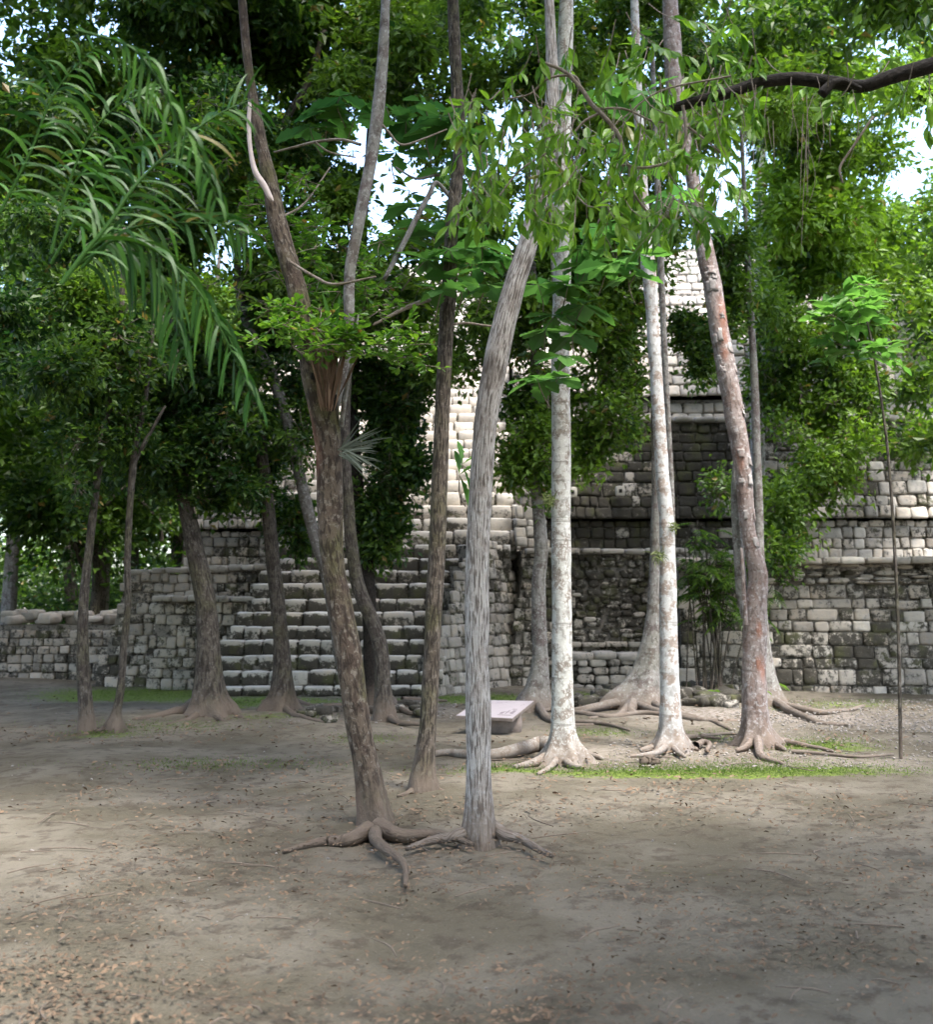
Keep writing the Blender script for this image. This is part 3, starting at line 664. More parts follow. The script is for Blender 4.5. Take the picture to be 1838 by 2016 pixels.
# n3: grey trunk with spreading buttress roots behind the blotched one
trees['q'], Yq = tree('buttressed_tree', 'grey tree with high spreading buttress roots behind the blotched white trunk',
    [(1266, 1385, 92), (1272, 1345, 60), (1280, 1290, 42), (1287, 1220, 30), (1290, 1150, 24), (1292, 1050, 20), (1293, 950, 18), (1290, 800, 16), (1285, 600, 14), (1280, 400, 12)],
    GREY, vbase=1388, lobes=(.45, .9, 4, .6), seg=30,
    roots=[([(1250, 1372), (1225, 1380), (1180, 1392)], 34, 10), ([(1255, 1380), (1240, 1398), (1252, 1402)], 30, 14), ([(1270, 1385), (1290, 1392), (1302, 1398)], 26, 8), ([(1245, 1392), (1300, 1404), (1400, 1418), (1500, 1414)], 16, 8), ([(1230, 1388), (1150, 1400), (1100, 1396), (1060, 1398)], 18, 8)])
# m: grey trunk behind the panel
trees['m'], Ym = tree('flared_tree', 'grey-brown tree with a wide flared foot behind the information panel',
    [(1052, 1388, 62), (1058, 1350, 42), (1064, 1300, 32), (1062, 1230, 29), (1061, 1150, 28), (1066, 1090, 27), (1063, 1030, 25), (1056, 950, 22), (1054, 870, 20), (1055, 780, 19), (1052, 650, 18), (1048, 520, 16), (1040, 350, 13), (1030, 100, 10)],
    GREY, vbase=1394, lobes=(.3, .9, 3, .2), seg=28,
    roots=[([(1045, 1380), (1028, 1384), (1012, 1390)], 26, 8), ([(1060, 1386), (1078, 1392), (1095, 1400)], 22, 8)])
# o: peeling pink trunk
def o_tint(V, t):
    t = t.copy(); b = np.zeros(len(V))
    for (u, v, ru, rv) in ((1420, 620, 9, 22), (1422, 665, 7, 12), (1490, 1240, 4, 10), (1497, 1320, 4, 14), (1488, 1305, 3, 10), (1455, 905, 5, 16), (1424, 700, 5, 8)):
        c = P(u, v, Yo_); k = Yo_/FPX
        b += np.exp(-((V[:, 0]-c[0])/(ru*k))**2-((V[:, 2]-c[2])/(rv*k))**2)*(V[:, 1] < Yo_)
    t[:, 2] = np.clip(b*1.1, 0, .4)
    t[:, 2] += .06*np.clip(vnoise(V*np.array([3, 3, 1.3]), 4)+.2, 0, 1)*(V[:, 2] < 3); return t
Yo_ = gy(1462)
trees['o'], Yo = tree('peeling_tree', 'pinkish brown leaning tree with flaking bark and red bare patches, right of the bamboo-like palm',
    [(1492, 1462, 66), (1490, 1435, 50), (1487, 1380, 46), (1486, 1300, 46), (1488, 1200, 44), (1494, 1133, 38), (1484, 1090, 32), (1474, 1040, 30), (1468, 969, 33), (1461, 894, 36), (1446, 812, 40), (1432, 730, 38), (1416, 647, 36), (1404, 565, 36), (1392, 510, 35), (1380, 447, 31), (1370, 380, 27), (1356, 310, 27), (1342, 250, 30), (1330, 180, 35), (1327, 120, 36), (1320, 0, 30), (1310, -200, 20)],
    PINK, Y=Yo_, lobes=(.2, 1.1, 5, .9), seg=36, tfn=o_tint, rough=.09,
    roots=[([(1478, 1455), (1465, 1452), (1445, 1448)], 22, 6), ([(1502, 1452), (1520, 1462), (1545, 1474)], 26, 8), ([(1482, 1462), (1470, 1470), (1452, 1474)], 20, 7)])
add_branch(trees['o'], [(1474, 1215, 30), (1462, 1165, 24), (1457, 1106, 22), (1452, 1040, 20), (1449, 969, 18), (1449, 930, 14), (1452, 890, 12)], GREY, Yo+.1, .2, 'limb')
add_branch(trees['o'], [(1470, 1230, 9), (1466, 1180, 9), (1463, 1120, 8), (1460, 1080, 6)], PINK, Yo-.12, 0, 'branch')
_op, _or = trunk_pts([(1488, 1200, 44), (1494, 1133, 38), (1484, 1090, 32), (1474, 1040, 30), (1468, 969, 33), (1461, 894, 36), (1446, 812, 40), (1432, 730, 38), (1416, 647, 36), (1404, 565, 36), (1392, 510, 35)], Yo)
for k_ in range(26):
    z = rng.uniform(_op[2][2], _op[-1][2]-.1); cx = np.interp(z, _op[:, 2], _op[:, 0]); r_ = np.interp(z, _op[:, 2], _or); L = rng.uniform(.05, .16); n = 7
    dx = (np.interp(z+.1, _op[:, 2], _op[:, 0])-cx)/.1; a0 = -math.pi/2+rng.normal(0, .75); hw = rng.uniform(.15, .42); fl = MB(); V = []
    for j in range(5):
        q = j/4; jag = rng.normal(0, .012, n)*(j == 0)
        for i_ in range(n):
            a = a0+(i_/(n-1)*2-1)*hw*(1+.2*math.sin(5*q+k_)); rr = r_*(1.03+.07*(1-q)**2); zz = z+(q-1)*L+L*.6+jag[i_]; V.append([cx+dx*(zz-z)+rr*math.cos(a), Yo+rr*math.sin(a), zz])
    fl.add(V, [[j*n+i_, j*n+i_+1, (j+1)*n+i_+1, (j+1)*n+i_] for j in range(4) for i_ in range(n-1)], (rng.uniform(.2, .8), 0, 0), np.array(V)[:, [0, 2]])
    fo = fl.build('bark_flake', PEEL, trees['o']); sm_ = fo.modifiers.new('s', 'SOLIDIFY'); sm_.thickness = .003
# tree behind o
for b_, y_ in (([(710, 285, 7), (670, 275, 6), (620, 280, 6), (580, 290, 5), (540, 300, 4)], .4), ([(735, 225, 5), (765, 260, 5), (790, 285, 5), (830, 275, 4), (880, 255, 3)], .2), ([(620, 280, 4), (650, 300, 4), (700, 310, 3)], .4), ([(550, 430, 5), (600, 400, 4), (650, 330, 3)], .5)):
    add_branch(trees['f'], b_, TWIG, Yf+.2, y_)
trees['r'], Yr = tree('slanting_root_tree', 'greyish tree hidden behind the peeling pinkish trunk, one root slanting right',
    [(1512, 1385, 54), (1508, 1330, 36), (1503, 1250, 24), (1498, 1150, 20), (1494, 1000, 18), (1490, 870, 17), (1486, 740, 15), (1478, 600, 13), (1470, 450, 10), (1460, 250, 7)], GREY, vbase=1386, lobes=(.35, .8, 3, .0), seg=24,
    roots=[([(1520, 1372), (1535, 1378), (1555, 1388)], 26, 8), ([(1540, 1394), (1600, 1400), (1650, 1398), (1700, 1388)], 14, 8)])
# background pair of trunks p standing on the terrace
trees['p'], Yp = tree('twin_trunk_tree', 'pale twin trunked tree wrapped in creepers, growing on the terrace at the right',
    [(1494, 1000, 30), (1493, 900, 27), (1490, 800, 26), (1487, 720, 25), (1490, 650, 25), (1499, 565, 24), (1500, 470, 24), (1498, 380, 22), (1500, 250, 20), (1510, 50, 16)], PALE, Y=23.2, lobes=None, seg=20)
add_branch(trees['p'], [(1500, 860, 24), (1508, 780, 22), (1514, 700, 22), (1510, 640, 20), (1506, 560, 18), (1515, 430, 14)], GREY, Yp+.1, .2, 'limb')
# left group
trees['c'], Yc = tree('swelling_root_tree', 'dark tree with broad fluted foot, one long root reaching left, before the left stairway end',
    [(416, 1402, 74), (413, 1370, 58), (410, 1300, 47), (407, 1200, 41), (392, 1120, 37), (376, 1040, 33), (364, 990, 29), (352, 900, 27), (346, 800, 25), (342, 700, 22), (338, 560, 18), (330, 400, 15), (320, 150, 10)],
    DARK, vbase=1406, lobes=(.35, 1.0, 4, 2.1), seg=32,
    roots=[([(395, 1392), (360, 1402), (315, 1410), (262, 1414)], 34, 8), ([(430, 1394), (452, 1402), (476, 1412)], 26, 8), ([(412, 1404), (425, 1412), (440, 1418)], 18, 6)])
trees['d'], Yd = tree('dark_tree', 'dark upright tree before the middle of the stairway, one root running right',
    [(553, 1394, 56), (556, 1360, 42), (556, 1300, 34), (552, 1240, 30), (545, 1170, 29), (538, 1110, 28), (531, 1040, 27), (526, 980, 25), (514, 880, 22), (503, 790, 20), (492, 690, 16), (485, 560, 14), (480, 400, 11)],
    DARK, vbase=1397, lobes=(.28, .8, 4, 1.), seg=28,
    roots=[([(568, 1382), (600, 1386), (650, 1390), (700, 1384)], 18, 8), ([(560, 1392), (575, 1396), (590, 1400)], 16, 6), ([(540, 1392), (525, 1396), (510, 1398)], 18, 6)])
add_branch(trees['d'], [(480, 400, 12), (540, 280, 13), (575, 215, 14), (605, 165, 14), (640, 60, 12)], DARK, Yd, 0, 'limb')
trees['e'], Ye = tree('leaning_tree', 'thin mottled trunk leaning left high up, its foot hidden by the forked brown tree',
    [(700, 1400, 34), (672, 1290, 28), (655, 1190, 25), (640, 1120, 24), (625, 1072, 24), (606, 1004, 24), (584, 908, 23), (565, 826, 22), (537, 743, 22), (510, 688, 20), (492, 650, 18), (475, 600, 17), (468, 530, 16), (470, 470, 14), (482, 380, 12), (500, 200, 9)],
    mat_bark('mottled_dark_bark', (.13, .12, .11), (.09, .08, .068), (.035, .03, .025), (.25, .25, .24), (18, 6), .5, 5., .7, 0., .008), vbase=1402, lobes=None, seg=18)
trees['g'], Yg = tree('crooked_tree', 'crooked dark trunk bending behind the forked brown tree, roots spreading right',
    [(756, 1408, 40), (754, 1350, 32), (751, 1284, 30), (737, 1232, 29), (708, 1161, 27), (696, 1100, 25), (689, 1037, 24), (684, 960, 22), (680, 880, 20), (682, 780, 18), (690, 650, 15), (700, 450, 12)],
    DARK, vbase=1412, lobes=(.18, .6, 3, 0.), seg=24,
    roots=[([(765, 1374), (780, 1388), (812, 1392)], 18, 8), ([(745, 1404), (700, 1396), (655, 1392)], 16, 6), ([(790, 1384), (850, 1380), (880, 1378)], 12, 5)])
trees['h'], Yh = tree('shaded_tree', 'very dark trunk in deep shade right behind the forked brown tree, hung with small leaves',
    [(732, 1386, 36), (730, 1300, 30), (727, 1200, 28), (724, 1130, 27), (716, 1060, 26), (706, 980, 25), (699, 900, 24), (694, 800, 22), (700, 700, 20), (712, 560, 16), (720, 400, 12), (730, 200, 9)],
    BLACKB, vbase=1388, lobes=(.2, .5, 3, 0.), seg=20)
trees['a'], Ya = tree('edge_tree', 'thin dark tree at the far left of the photo in front of the low wall',
    [(170, 1432, 34), (168, 1380, 28), (163, 1300, 24), (164, 1200, 20), (171, 1120, 17), (178, 1060, 16), (188, 970, 15), (198, 900, 14), (208, 840, 14), (220, 780, 13), (232, 700, 12), (240, 600, 10), (245, 450, 8)],
    DARK, vbase=1436, lobes=(.14, .5, 3, 0.), seg=20)
trees['b'], Yb = tree('slender_tree', 'slender dark forked tree with pointed root foot, second from the left edge',
    [(226, 1430, 36), (230, 1400, 20), (238, 1353, 15), (244, 1270, 14), (252, 1188, 13), (251, 1106, 13), (255, 1010, 13), (262, 920, 14), (270, 860, 13), (284, 800, 10), (296, 700, 8), (310, 560, 6)],
    DARK, vbase=1434, lobes=(.12, 1., 3, 2.6), seg=18, roots=[([(222, 1426), (208, 1432), (192, 1438)], 18, 6)])
add_branch(trees['b'], [(262, 915, 10), (280, 880, 9), (300, 845, 7), (325, 800, 5)], DARK, Yb, 0, 'branch')

for k_, p_, a_, b_, m_ in (('k', [(952, 1632), (985, 1648), (1030, 1655), (1090, 1680)], 30, 8, FURROW), ('k', [(936, 1636), (900, 1650), (850, 1652), (800, 1668)], 28, 8, FURROW), ('f', [(752, 1630), (800, 1642), (860, 1640), (930, 1660)], 34, 8, BROWN), ('f', [(732, 1636), (690, 1650), (630, 1652), (560, 1672)], 32, 8, BROWN), ('f', [(744, 1640), (748, 1670), (790, 1700), (800, 1740)], 26, 7, BROWN), ('j', [(838, 1550), (862, 1556), (890, 1558)], 22, 5, DARK), ('j', [(828, 1552), (805, 1562), (782, 1566)], 20, 5, DARK)):
    add_root(trees[k_], p_, a_, b_, m_)
for k_, p_, a_, b_, m_ in (('q', [(1275, 1388), (1310, 1402), (1370, 1410), (1440, 1432)], 18, 6, GREY), ('q', [(1240, 1392), (1215, 1408), (1160, 1412)], 16, 6, GREY), ('n', [(1318, 1468), (1290, 1484), (1240, 1488)], 16, 5, PALE2), ('n', [(1326, 1462), (1360, 1450), (1420, 1452)], 16, 5, GREY),
        ('o', [(1492, 1466), (1500, 1486), (1540, 1500)], 20, 6, PINK), ('o', [(1505, 1460), (1560, 1462), (1640, 1478)], 20, 6, PINK), ('r', [(1520, 1384), (1560, 1404), (1610, 1420), (1680, 1424)], 18, 6, GREY), ('m', [(1040, 1392), (1000, 1402), (950, 1404)], 16, 5, GREY), ('m', [(1058, 1394), (1075, 1412), (1110, 1422), (1170, 1424)], 18, 6, GREY),
        ('c', [(405, 1404), (370, 1416), (330, 1424)], 18, 6, DARK), ('d', [(560, 1398), (590, 1412), (640, 1420)], 16, 5, DARK), ('g', [(760, 1408), (790, 1420), (840, 1426)], 16, 5, DARK), ('g', [(770, 1396), (810, 1404), (860, 1404)], 14, 5, DARK)):
    add_root(trees[k_], p_, a_, b_, m_)
# ---- crowns of the near and middle trees (u, v, ru, rv, leaves, leaf px, brightness, dY)
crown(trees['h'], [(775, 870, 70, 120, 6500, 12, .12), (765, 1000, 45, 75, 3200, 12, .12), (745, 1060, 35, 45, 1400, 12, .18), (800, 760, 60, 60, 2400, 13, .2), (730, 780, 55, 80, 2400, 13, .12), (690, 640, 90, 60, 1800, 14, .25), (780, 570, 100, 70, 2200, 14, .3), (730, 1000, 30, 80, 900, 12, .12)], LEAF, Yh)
crown(trees['m'], [(1040, 860, 45, 85, 2000, 12, .5), (1020, 930, 40, 55, 900, 12, .55), (1075, 860, 45, 90, 1700, 12, .5), (1040, 760, 60, 60, 1500, 12, .3), (1030, 620, 70, 70, 1800, 13, .25)], LEAF, Ym)
crown(trees['q'], [(1190, 680, 75, 90, 3400, 12, .42), (1170, 790, 80, 90, 3000, 12, .45), (1230, 620, 55, 55, 1500, 12, .42), (1150, 880, 50, 65, 1300, 12, .5), (1230, 850, 45, 40, 700, 12, .5), (1245, 760, 30, 70, 800, 12, .45), (1120, 560, 60, 60, 1500, 13, .3)], LEAF, Yq)
crown(trees['r'], [(1370, 660, 45, 40, 1700, 12, .25), (1385, 720, 30, 40, 900, 12, .25), (1350, 640, 30, 30, 700, 12, .25), (1450, 600, 60, 60, 1500, 13, .3), (1420, 960, 28, 45, 600, 11, .3), (1460, 500, 60, 70, 1600, 13, .35)], LEAF, Yr, tw=True)
crown(trees['p'], [(1570, 520, 60, 60, 1800, 15, .6, -1), (1540, 560, 60, 70, 2000, 14, .35, -1), (1590, 830, 80, 80, 1700, 12, .55, -2), (1620, 940, 45, 90, 1400, 12, .5, -2.2), (1560, 970, 60, 60, 1000, 12, .55, -2.2), (1540, 1060, 65, 40, 1300, 12, .4, -2.5), (1540, 720, 60, 90, 2000, 12, .28, -1), (1640, 720, 60, 90, 2400, 12, .42, -1.5), (1680, 820, 50, 90, 1800, 12, .42, -2), (1480, 1130, 25, 35, 300, 11, .35, -2.6), (1690, 620, 50, 60, 1400, 14, .5, -2), (1530, 640, 40, 60, 1000, 13, .25, -1), (1500, 760, 30, 70, 700, 12, .25, -1)], LEAF, Yp)
crown(trees['c'], [(340, 800, 90, 80, 3400, 14, .12), (420, 880, 90, 70, 3000, 13, .15), (440, 960, 75, 42, 2200, 13, .15), (330, 950, 60, 45, 1500, 13, .15), (400, 700, 100, 80, 3000, 15, .12), (300, 870, 60, 70, 1600, 13, .15), (450, 800, 70, 90, 2400, 13, .12)], LEAF, Yc, tw=True)
crown(trees['d'], [(520, 860, 60, 100, 2400, 13, .15, 1), (560, 1000, 50, 60, 1600, 12, .18, 1), (500, 930, 40, 70, 1300, 12, .15, 1), (590, 1060, 30, 35, 600, 12, .2, 1), (580, 760, 50, 80, 1600, 13, .15), (530, 680, 80, 70, 1800, 15, .2)], LEAF, Yd, tw=True)
crown(trees['e'], [(600, 860, 40, 80, 1100, 12, .2), (640, 600, 80, 70, 1600, 14, .2), (560, 560, 80, 80, 1800, 15, .25)], LEAF, Ye, tw=True)
crown(trees['a'], [(190, 760, 70, 80, 1500, 15, .2), (170, 900, 60, 90, 1400, 14, .25), (230, 660, 80, 60, 1200, 16, .2), (150, 620, 60, 60, 900, 16, .2)], LEAF, Ya)
crown(trees['b'], [(290, 720, 70, 60, 1500, 14, .18), (250, 830, 50, 60, 1100, 13, .2)], LEAF, Yb)
# high crowns, meeting in a broken roof above the clearing
def high(key, lst, Y, mat=LEAF): crown(trees[key], lst, mat, Y, 'high_crown', tw=False, per=14, spread=.14)
GAPS = [(730, 385, 55), (690, 330, 40), (850, 375, 50), (830, 160, 60), (640, 300, 50), (1470, 380, 70), (1410, 330, 50), (230, 630, 60), (160, 450, 50), (400, 520, 55), (330, 190, 50), (540, 250, 40), (1690, 250, 40), (500, 600, 40)]
def roof(us, vs_, cnt, spx, br, dY=2.):
    out = []
    while len(out) < cnt:
        u, v = rng.uniform(*us), rng.uniform(*vs_)
        if any((u-a)**2+(v-b)**2 < (r_*.72)**2 for a, b, r_ in GAPS): cnt -= .15; continue
        out.append((u, v, rng.uniform(45, 90), rng.uniform(30, 65), 900, spx*rng.uniform(.85, 1.2), float(np.clip(rng.normal(br, .16), .05, .85)), rng.uniform(-dY, dY)))
    return out
high('c', roof((100, 480), (150, 640), 15, 16, .2), Yc)
high('d', roof((300, 700), (120, 560), 15, 15, .25), Yd)
high('h', roof((560, 800), (120, 330), 7, 15, .3)+roof((560, 700), (330, 620), 7, 15, .25), Yh)
high('m', roof((760, 1100), (130, 300), 7, 14, .4)+roof((880, 1100), (300, 620), 8, 14, .3), Ym)
high('q', roof((1060, 1420), (120, 480), 16, 14, .6), Yq)
high('r', roof((1380, 1560), (120, 300), 6, 14, .6), Yr)
high('p', roof((1530, 1740), (150, 560), 19, 15, .85)+roof((1500, 1840), (0, 200), 7, 14, .5)+roof((1690, 1880), (200, 900), 10, 14, .5), Yp-1)
high('a', roof((0, 200), (50, 800), 16, 16, .2), Ya)
crown(trees['q'], [(rng.uniform(1060, 1290), rng.uniform(440, 640), rng.uniform(40, 70), rng.uniform(30, 50), 900, 13, float(rng.uniform(.35, .6)), rng.uniform(-1, 2)) for _ in range(12)], LEAF, Yq, 'middle_crown', tw=False)
crown(trees['m'], [(rng.uniform(800, 1090), rng.uniform(470, 720), rng.uniform(35, 60), rng.uniform(30, 45), 700, 13, float(rng.uniform(.3, .5)), rng.uniform(-1, 2)) for _ in range(13)]+[(1000, 900, 30, 50, 500, 11, .4, 0), (1090, 960, 25, 50, 500, 11, .4, 0)], LEAF, Ym, 'middle_crown', tw=False)
crown(trees['p'], [(rng.uniform(1500, 1760), rng.uniform(560, 1000), rng.uniform(30, 55), rng.uniform(40, 80), 480, 12, float(rng.uniform(.45, .75)), rng.uniform(-3, -1)) for _ in range(15)]+[(1545, 1100, 40, 40, 500, 11, .4, -3)], LEAF, Yp, 'hanging_creeper', tw=False)
crown(trees['c'], [(rng.uniform(150, 480), rng.uniform(640, 960), rng.uniform(45, 80), rng.uniform(40, 70), 900, 13, .12, rng.uniform(-1, 1.5)) for _ in range(12)], LEAF, Yc, 'middle_crown', tw=False)
high('c', roof((60, 420), (-60, 200), 12, 16, .3), Yc)
high('d', roof((350, 760), (-60, 180), 13, 16, .35), Yd)
high('m', roof((700, 1150), (-60, 180), 15, 15, .4), Ym)
high('q', roof((1050, 1500), (-60, 180), 15, 15, .45), Yq)
high('p', roof((1450, 1840), (-60, 250), 12, 15, .5), Yp-2)
# crowns above the frame, added to roof over the clearing and shade it
def overhead(key, cx, cy, cz, rad, n, size=.17, br=.35):
    mb = MB(); k = 9
    for i in range(k):
        d = rng.normal(size=3); d /= np.linalg.norm(d)
        clump(mb, np.array([cx, cy, cz])+d*rad*np.array([.7, .7, .35]), (rad*.5, rad*.5, rad*.3), n//k, size, br, per=12)
    mb.build('shade_crown', LEAF, trees[key], False)
for (k, x, y, z, r_) in (('k', .8, 8, 11.5, 2.8), ('f', -2.4, 8.4, 11.5, 2.6), ('j', -.3, 10, 13, 3), ('l', 1.2, 12, 14, 3.2), ('n', 2.4, 13, 14.5, 3), ('o', 3.5, 13.5, 14, 3), ('c', -5., 16.5, 13, 3.2), ('d', -3.2, 17.5, 13.5, 2.8), ('a', -7.5, 15.6, 13, 3.2), ('r', 6., 17, 13, 3), ('c', -6.5, 20.5, 10.5, 2.8), ('d', -4.2, 20, 11.5, 2.8), ('h', -2., 18.5, 13, 2.6), ('b', -9.5, 21, 10, 3.), ('a', -9, 17, 9.5, 2.6)):  # the last few are added to shade the left walls
    overhead(k, x, y, z, r_*1.1, 6500, .2)

# ---- sprays of small glossy leaves on the forked tree
def spray(par, centers, n_per, spx, Y, mat, tmpl, br=.5, name='leaf_spray', rad=28, flat=.5, width=1., var=.3):
    mb = MB(); tw = MB()
    for (u, v) in centers:
        c = P(u, v, Y+rng.uniform(-.3, .3)); k = depth(u, v, Y)/FPX
        for b in range(5):
            d = rng.normal(size=3)*np.array([1, 1, flat]); d /= np.linalg.norm(d); L = rad*k*rng.uniform(.6, 1.4)
            tip = c+d*L+np.array([0, 0, -.1*L]); tube(tw, [c, (c+tip)/2+rng.normal(size=3)*.05*L, tip], [.004, .003, .0015], 5, 6, .02)
            m_ = max(3, n_per//5); t = rng.uniform(.15, 1.05, m_)[:, None]; pos = c*(1-t)+tip*t
            side = np.cross(d, [0, 0, 1.]); sg = np.where(rng.random(m_) < .5, 1., -1.)[:, None]
            dr = side[None]*sg+d[None]*.6+rng.normal(size=(m_, 3))*.35+np.array([0, 0, .1])
            T = np.column_stack([np.clip(rng.normal(br, var, m_), 0, 1), np.zeros(m_), (rng.random(m_) < .01)*1.])
            leaves(mb, pos, dr, spx*k*rng.uniform(.7, 1.25, m_), tmpl, T, rng.normal(0, .5, m_), width)
    o = mb.build(name, mat, par, False); tw.build('twigs', TWIG, o); return o
pts = [(rng.normal(650, 75), 0) for _ in range(34)]
pts = [(u, 655+.12*(u-650)+rng.normal(0, 22)) for u, _ in pts]
spray(trees['f'], pts+[(800, 705), (830, 700), (770, 690), (740, 680), (840, 720), (560, 640), (590, 655), (570, 610)], 34, 20, Yf-.35, LEAFB, OBOV, .30, rad=30, width=.95)
pts = [(rng.uniform(560, 760), rng.uniform(440, 620)) for _ in range(42)]
spray(trees['f'], pts, 30, 18, Yf+.5, LEAFB, OBOV, .12, rad=34)
pts = [(rng.uniform(500, 620), rng.uniform(330, 500)) for _ in range(14)]
spray(trees['f'], pts, 30, 18, Yf+.6, LEAFB, OBOV, .10, rad=34)

pts = [(rng.uniform(760, 1010), rng.uniform(330, 640)) for _ in range(34)]
spray(trees['j'], pts, 26, 22, Yj+1.2, LEAF, ELL, .55, 'leaf_spray', 40)
pts = [(rng.uniform(240, 560), rng.uniform(160, 620)) for _ in range(46)]
spray(trees['d'], pts, 26, 20, 11.5, LEAF, ELL, .45, 'leaf_spray', 44)
# ---- tree with big lobed leaves in rosettes
lob = thing('broad_leaved_tree', (.3, 10.6, 0), 'young tree with big lobed leaves in rosettes, behind the tall whitish trunk', 'tree')
mb = MB(); tube(mb, [[1.10, 12.7, -.1], [1.09, 12.7, 2], [1.07, 12.6, 4], [.95, 12.2, 7]], [.03, .028, .025, .012], 10, 24, .05); mb.build('trunk', GREY, lob)
mb = MB(); tw = MB()
ros = [(1058, 745, 10.0), (1112, 700, 10.2), (1100, 745, 10.1), (1128, 655, 10.3), (1095, 620, 10.5), (1150, 600, 10.4), (1075, 650, 10.4), (1200, 520, 10.), (1240, 540, 10.2), (1160, 520, 10.4), (1120, 560, 10.3), (1260, 500, 10.), (1210, 470, 10.5), (870, 570, 9.6), (900, 545, 9.7), (840, 510, 9.8), (885, 490, 9.7), (930, 520, 10), (905, 450, 10.), (850, 440, 10.2), (960, 560, 10.3), (945, 480, 10.2), (795, 470, 10.3), (820, 400, 10.5), (880, 330, 10.2), (840, 260, 10.4), (870, 230, 10.), (800, 240, 10.4), (780, 300, 10.5), (830, 200, 10.4), (900, 250, 10.), (760, 210, 10.6), (930, 300, 10.2), (700, 230, 10.8), (640, 220, 10.8), (670, 190, 10.6), (610, 250, 10.9), (1180, 450, 10.2), (1140, 490, 10.3), (1060, 560, 10.5), (1300, 300, 11), (1240, 300, 11), (1270, 180, 11), (1190, 180, 11), (1320, 390, 11), (980, 500, 10.5), (1230, 430, 10.5), (910, 915, 9.2), (905, 935, 9.2)]
hub = np.array([.6, 10.8, 4.2])
for (u, v, Y) in ros:
    c = P(u, v, Y); k = depth(u, v, Y)/FPX; n = int(rng.integers(6, 10)) if v < 800 else 3
    base = c+np.array([rng.normal(0, .1), .2, -.25]); a = rng.uniform(0, 6.28)
    tube(tw, [base, (c+base)/2+rng.normal(size=3)*.03, c], [.006, .006, .004], 6, 8, .03)
    th = a+np.arange(n)*2*math.pi/n+rng.normal(0, .2, n)
    dr = np.stack([np.cos(th), np.sin(th), rng.uniform(-.55, .15, n)], 1)
    if v > 800: dr = np.array([[-.1, 0, 1.], [.5, -.3, .3], [.4, .2, -1.]])
    T = np.column_stack([np.clip(rng.normal(.42, .25, n), 0, 1), np.zeros(n), np.zeros(n)])
    leaves(mb, np.tile(c, (n, 1)), dr, k*rng.uniform(48, 78, n), LOBE, T, rng.normal(0, .25, n), 1.)
co = mb.build('crown', LEAFL, lob, False); tw.build('twigs', TWIG, co)

# ---- bright glossy branch hanging in from the upper right (its own tree stands outside to the right)
br = thing('overhanging_branch_tree', (3.9, 6.2, 0), 'tree outside the right edge, its glossy branches and black limb hanging across the top', 'tree')
mb = MB(); tube(mb, [[3.9, 6.4, -.1], [3.85, 6.4, 2], [3.8, 6.4, 4], [3.5, 6.3, 5.4], [3., 6.2, 6.4]], [.16, .14, .12, .1, .06], 20, 30, .06); mb.build('trunk', BLACKB, br)
add_branch(br, [(2150, 30, 40), (1900, 110, 36), (1760, 150, 30), (1700, 170, 26), (1640, 163, 27), (1560, 155, 27), (1490, 165, 26), (1440, 182, 25), (1390, 195, 24), (1345, 208, 22), (1312, 217, 14)], BLACKB, 6.3, 0, 'limb')
add_branch(br, [(1640, 163, 18), (1620, 185, 20), (1632, 170, 16), (1660, 160, 13), (1695, 175, 9)], BLACKB, 6.2, 0, 'branch')
tw_pts = [[(1060, 120, 6), (1110, 140, 8), (1145, 175, 9), (1165, 205, 10), (1195, 235, 10), (1218, 265, 9), (1228, 295, 8), (1237, 325, 7), (1275, 330, 6), (1330, 318, 6), (1362, 318, 4)],
          [(1145, 175, 5), (1130, 150, 6), (1080, 155, 5), (1045, 185, 4), (1000, 195, 3)], [(1183, 222, 6), (1150, 240, 5), (1120, 275, 4), (1090, 300, 4)],
          [(1237, 325, 6), (1215, 330, 5), (1195, 370, 5), (1185, 420, 4), (1178, 440, 3)], [(1240, 330, 6), (1245, 370, 5), (1265, 405, 5), (1285, 425, 3)],
          [(1345, 208, 6), (1350, 240, 7), (1350, 280, 6), (1330, 320, 4)], [(1355, 250, 5), (1395, 280, 5), (1430, 310, 3)], [(1170, 215, 5), (1230, 215, 5), (1290, 240, 4), (1330, 235, 4)],
          [(1660, 360, 4), (1655, 330, 5), (1680, 290, 5), (1720, 230, 5)], [(1080, 300, 4), (1020, 340, 4), (960, 420, 3)], [(1440, 150, 4), (1300, 180, 4), (1220, 240, 3)]]
for t_ in tw_pts: add_branch(br, t_, TWIG, 6.1, 0, 'twig')
mb = MB(); tw = MB()
def hang(u, v, n, Y, down=1., spx=34, br_=.55):
    c = P(u, v, Y); k = depth(u, v, Y)/FPX
    d = np.array([rng.normal(0, .5), rng.normal(0, .5), -.55*down+rng.normal(0, .2)]); d /= np.linalg.norm(d); L = k*rng.uniform(40, 80)
    e = c+d*L; tube(tw, [c-d*L*.5+np.array([0, 0, .06]), c, e], [.004, .003, .0015], 5, 8, .03)
    t = np.linspace(0, 1, n)[:, None]; pos = c*(1-t)+e*t
    dr = rng.normal(size=(n, 3))*.55+d*.8+np.array([0, 0, -.55])
    T = np.column_stack([np.clip(rng.normal(br_, .3, n), 0, 1), np.zeros(n), (rng.random(n) < .01)*.6])
    leaves(mb, pos, dr, k*spx*rng.uniform(.75, 1.3, n), ELL, T, rng.normal(0, .8, n), .95)
for _ in range(52): hang(rng.uniform(890, 1150), rng.uniform(190, 420), 8, rng.uniform(5.9, 7.2))
for _ in range(88): hang(rng.uniform(1050, 1460), rng.uniform(230, 440), 8, rng.uniform(5.6, 7.2))
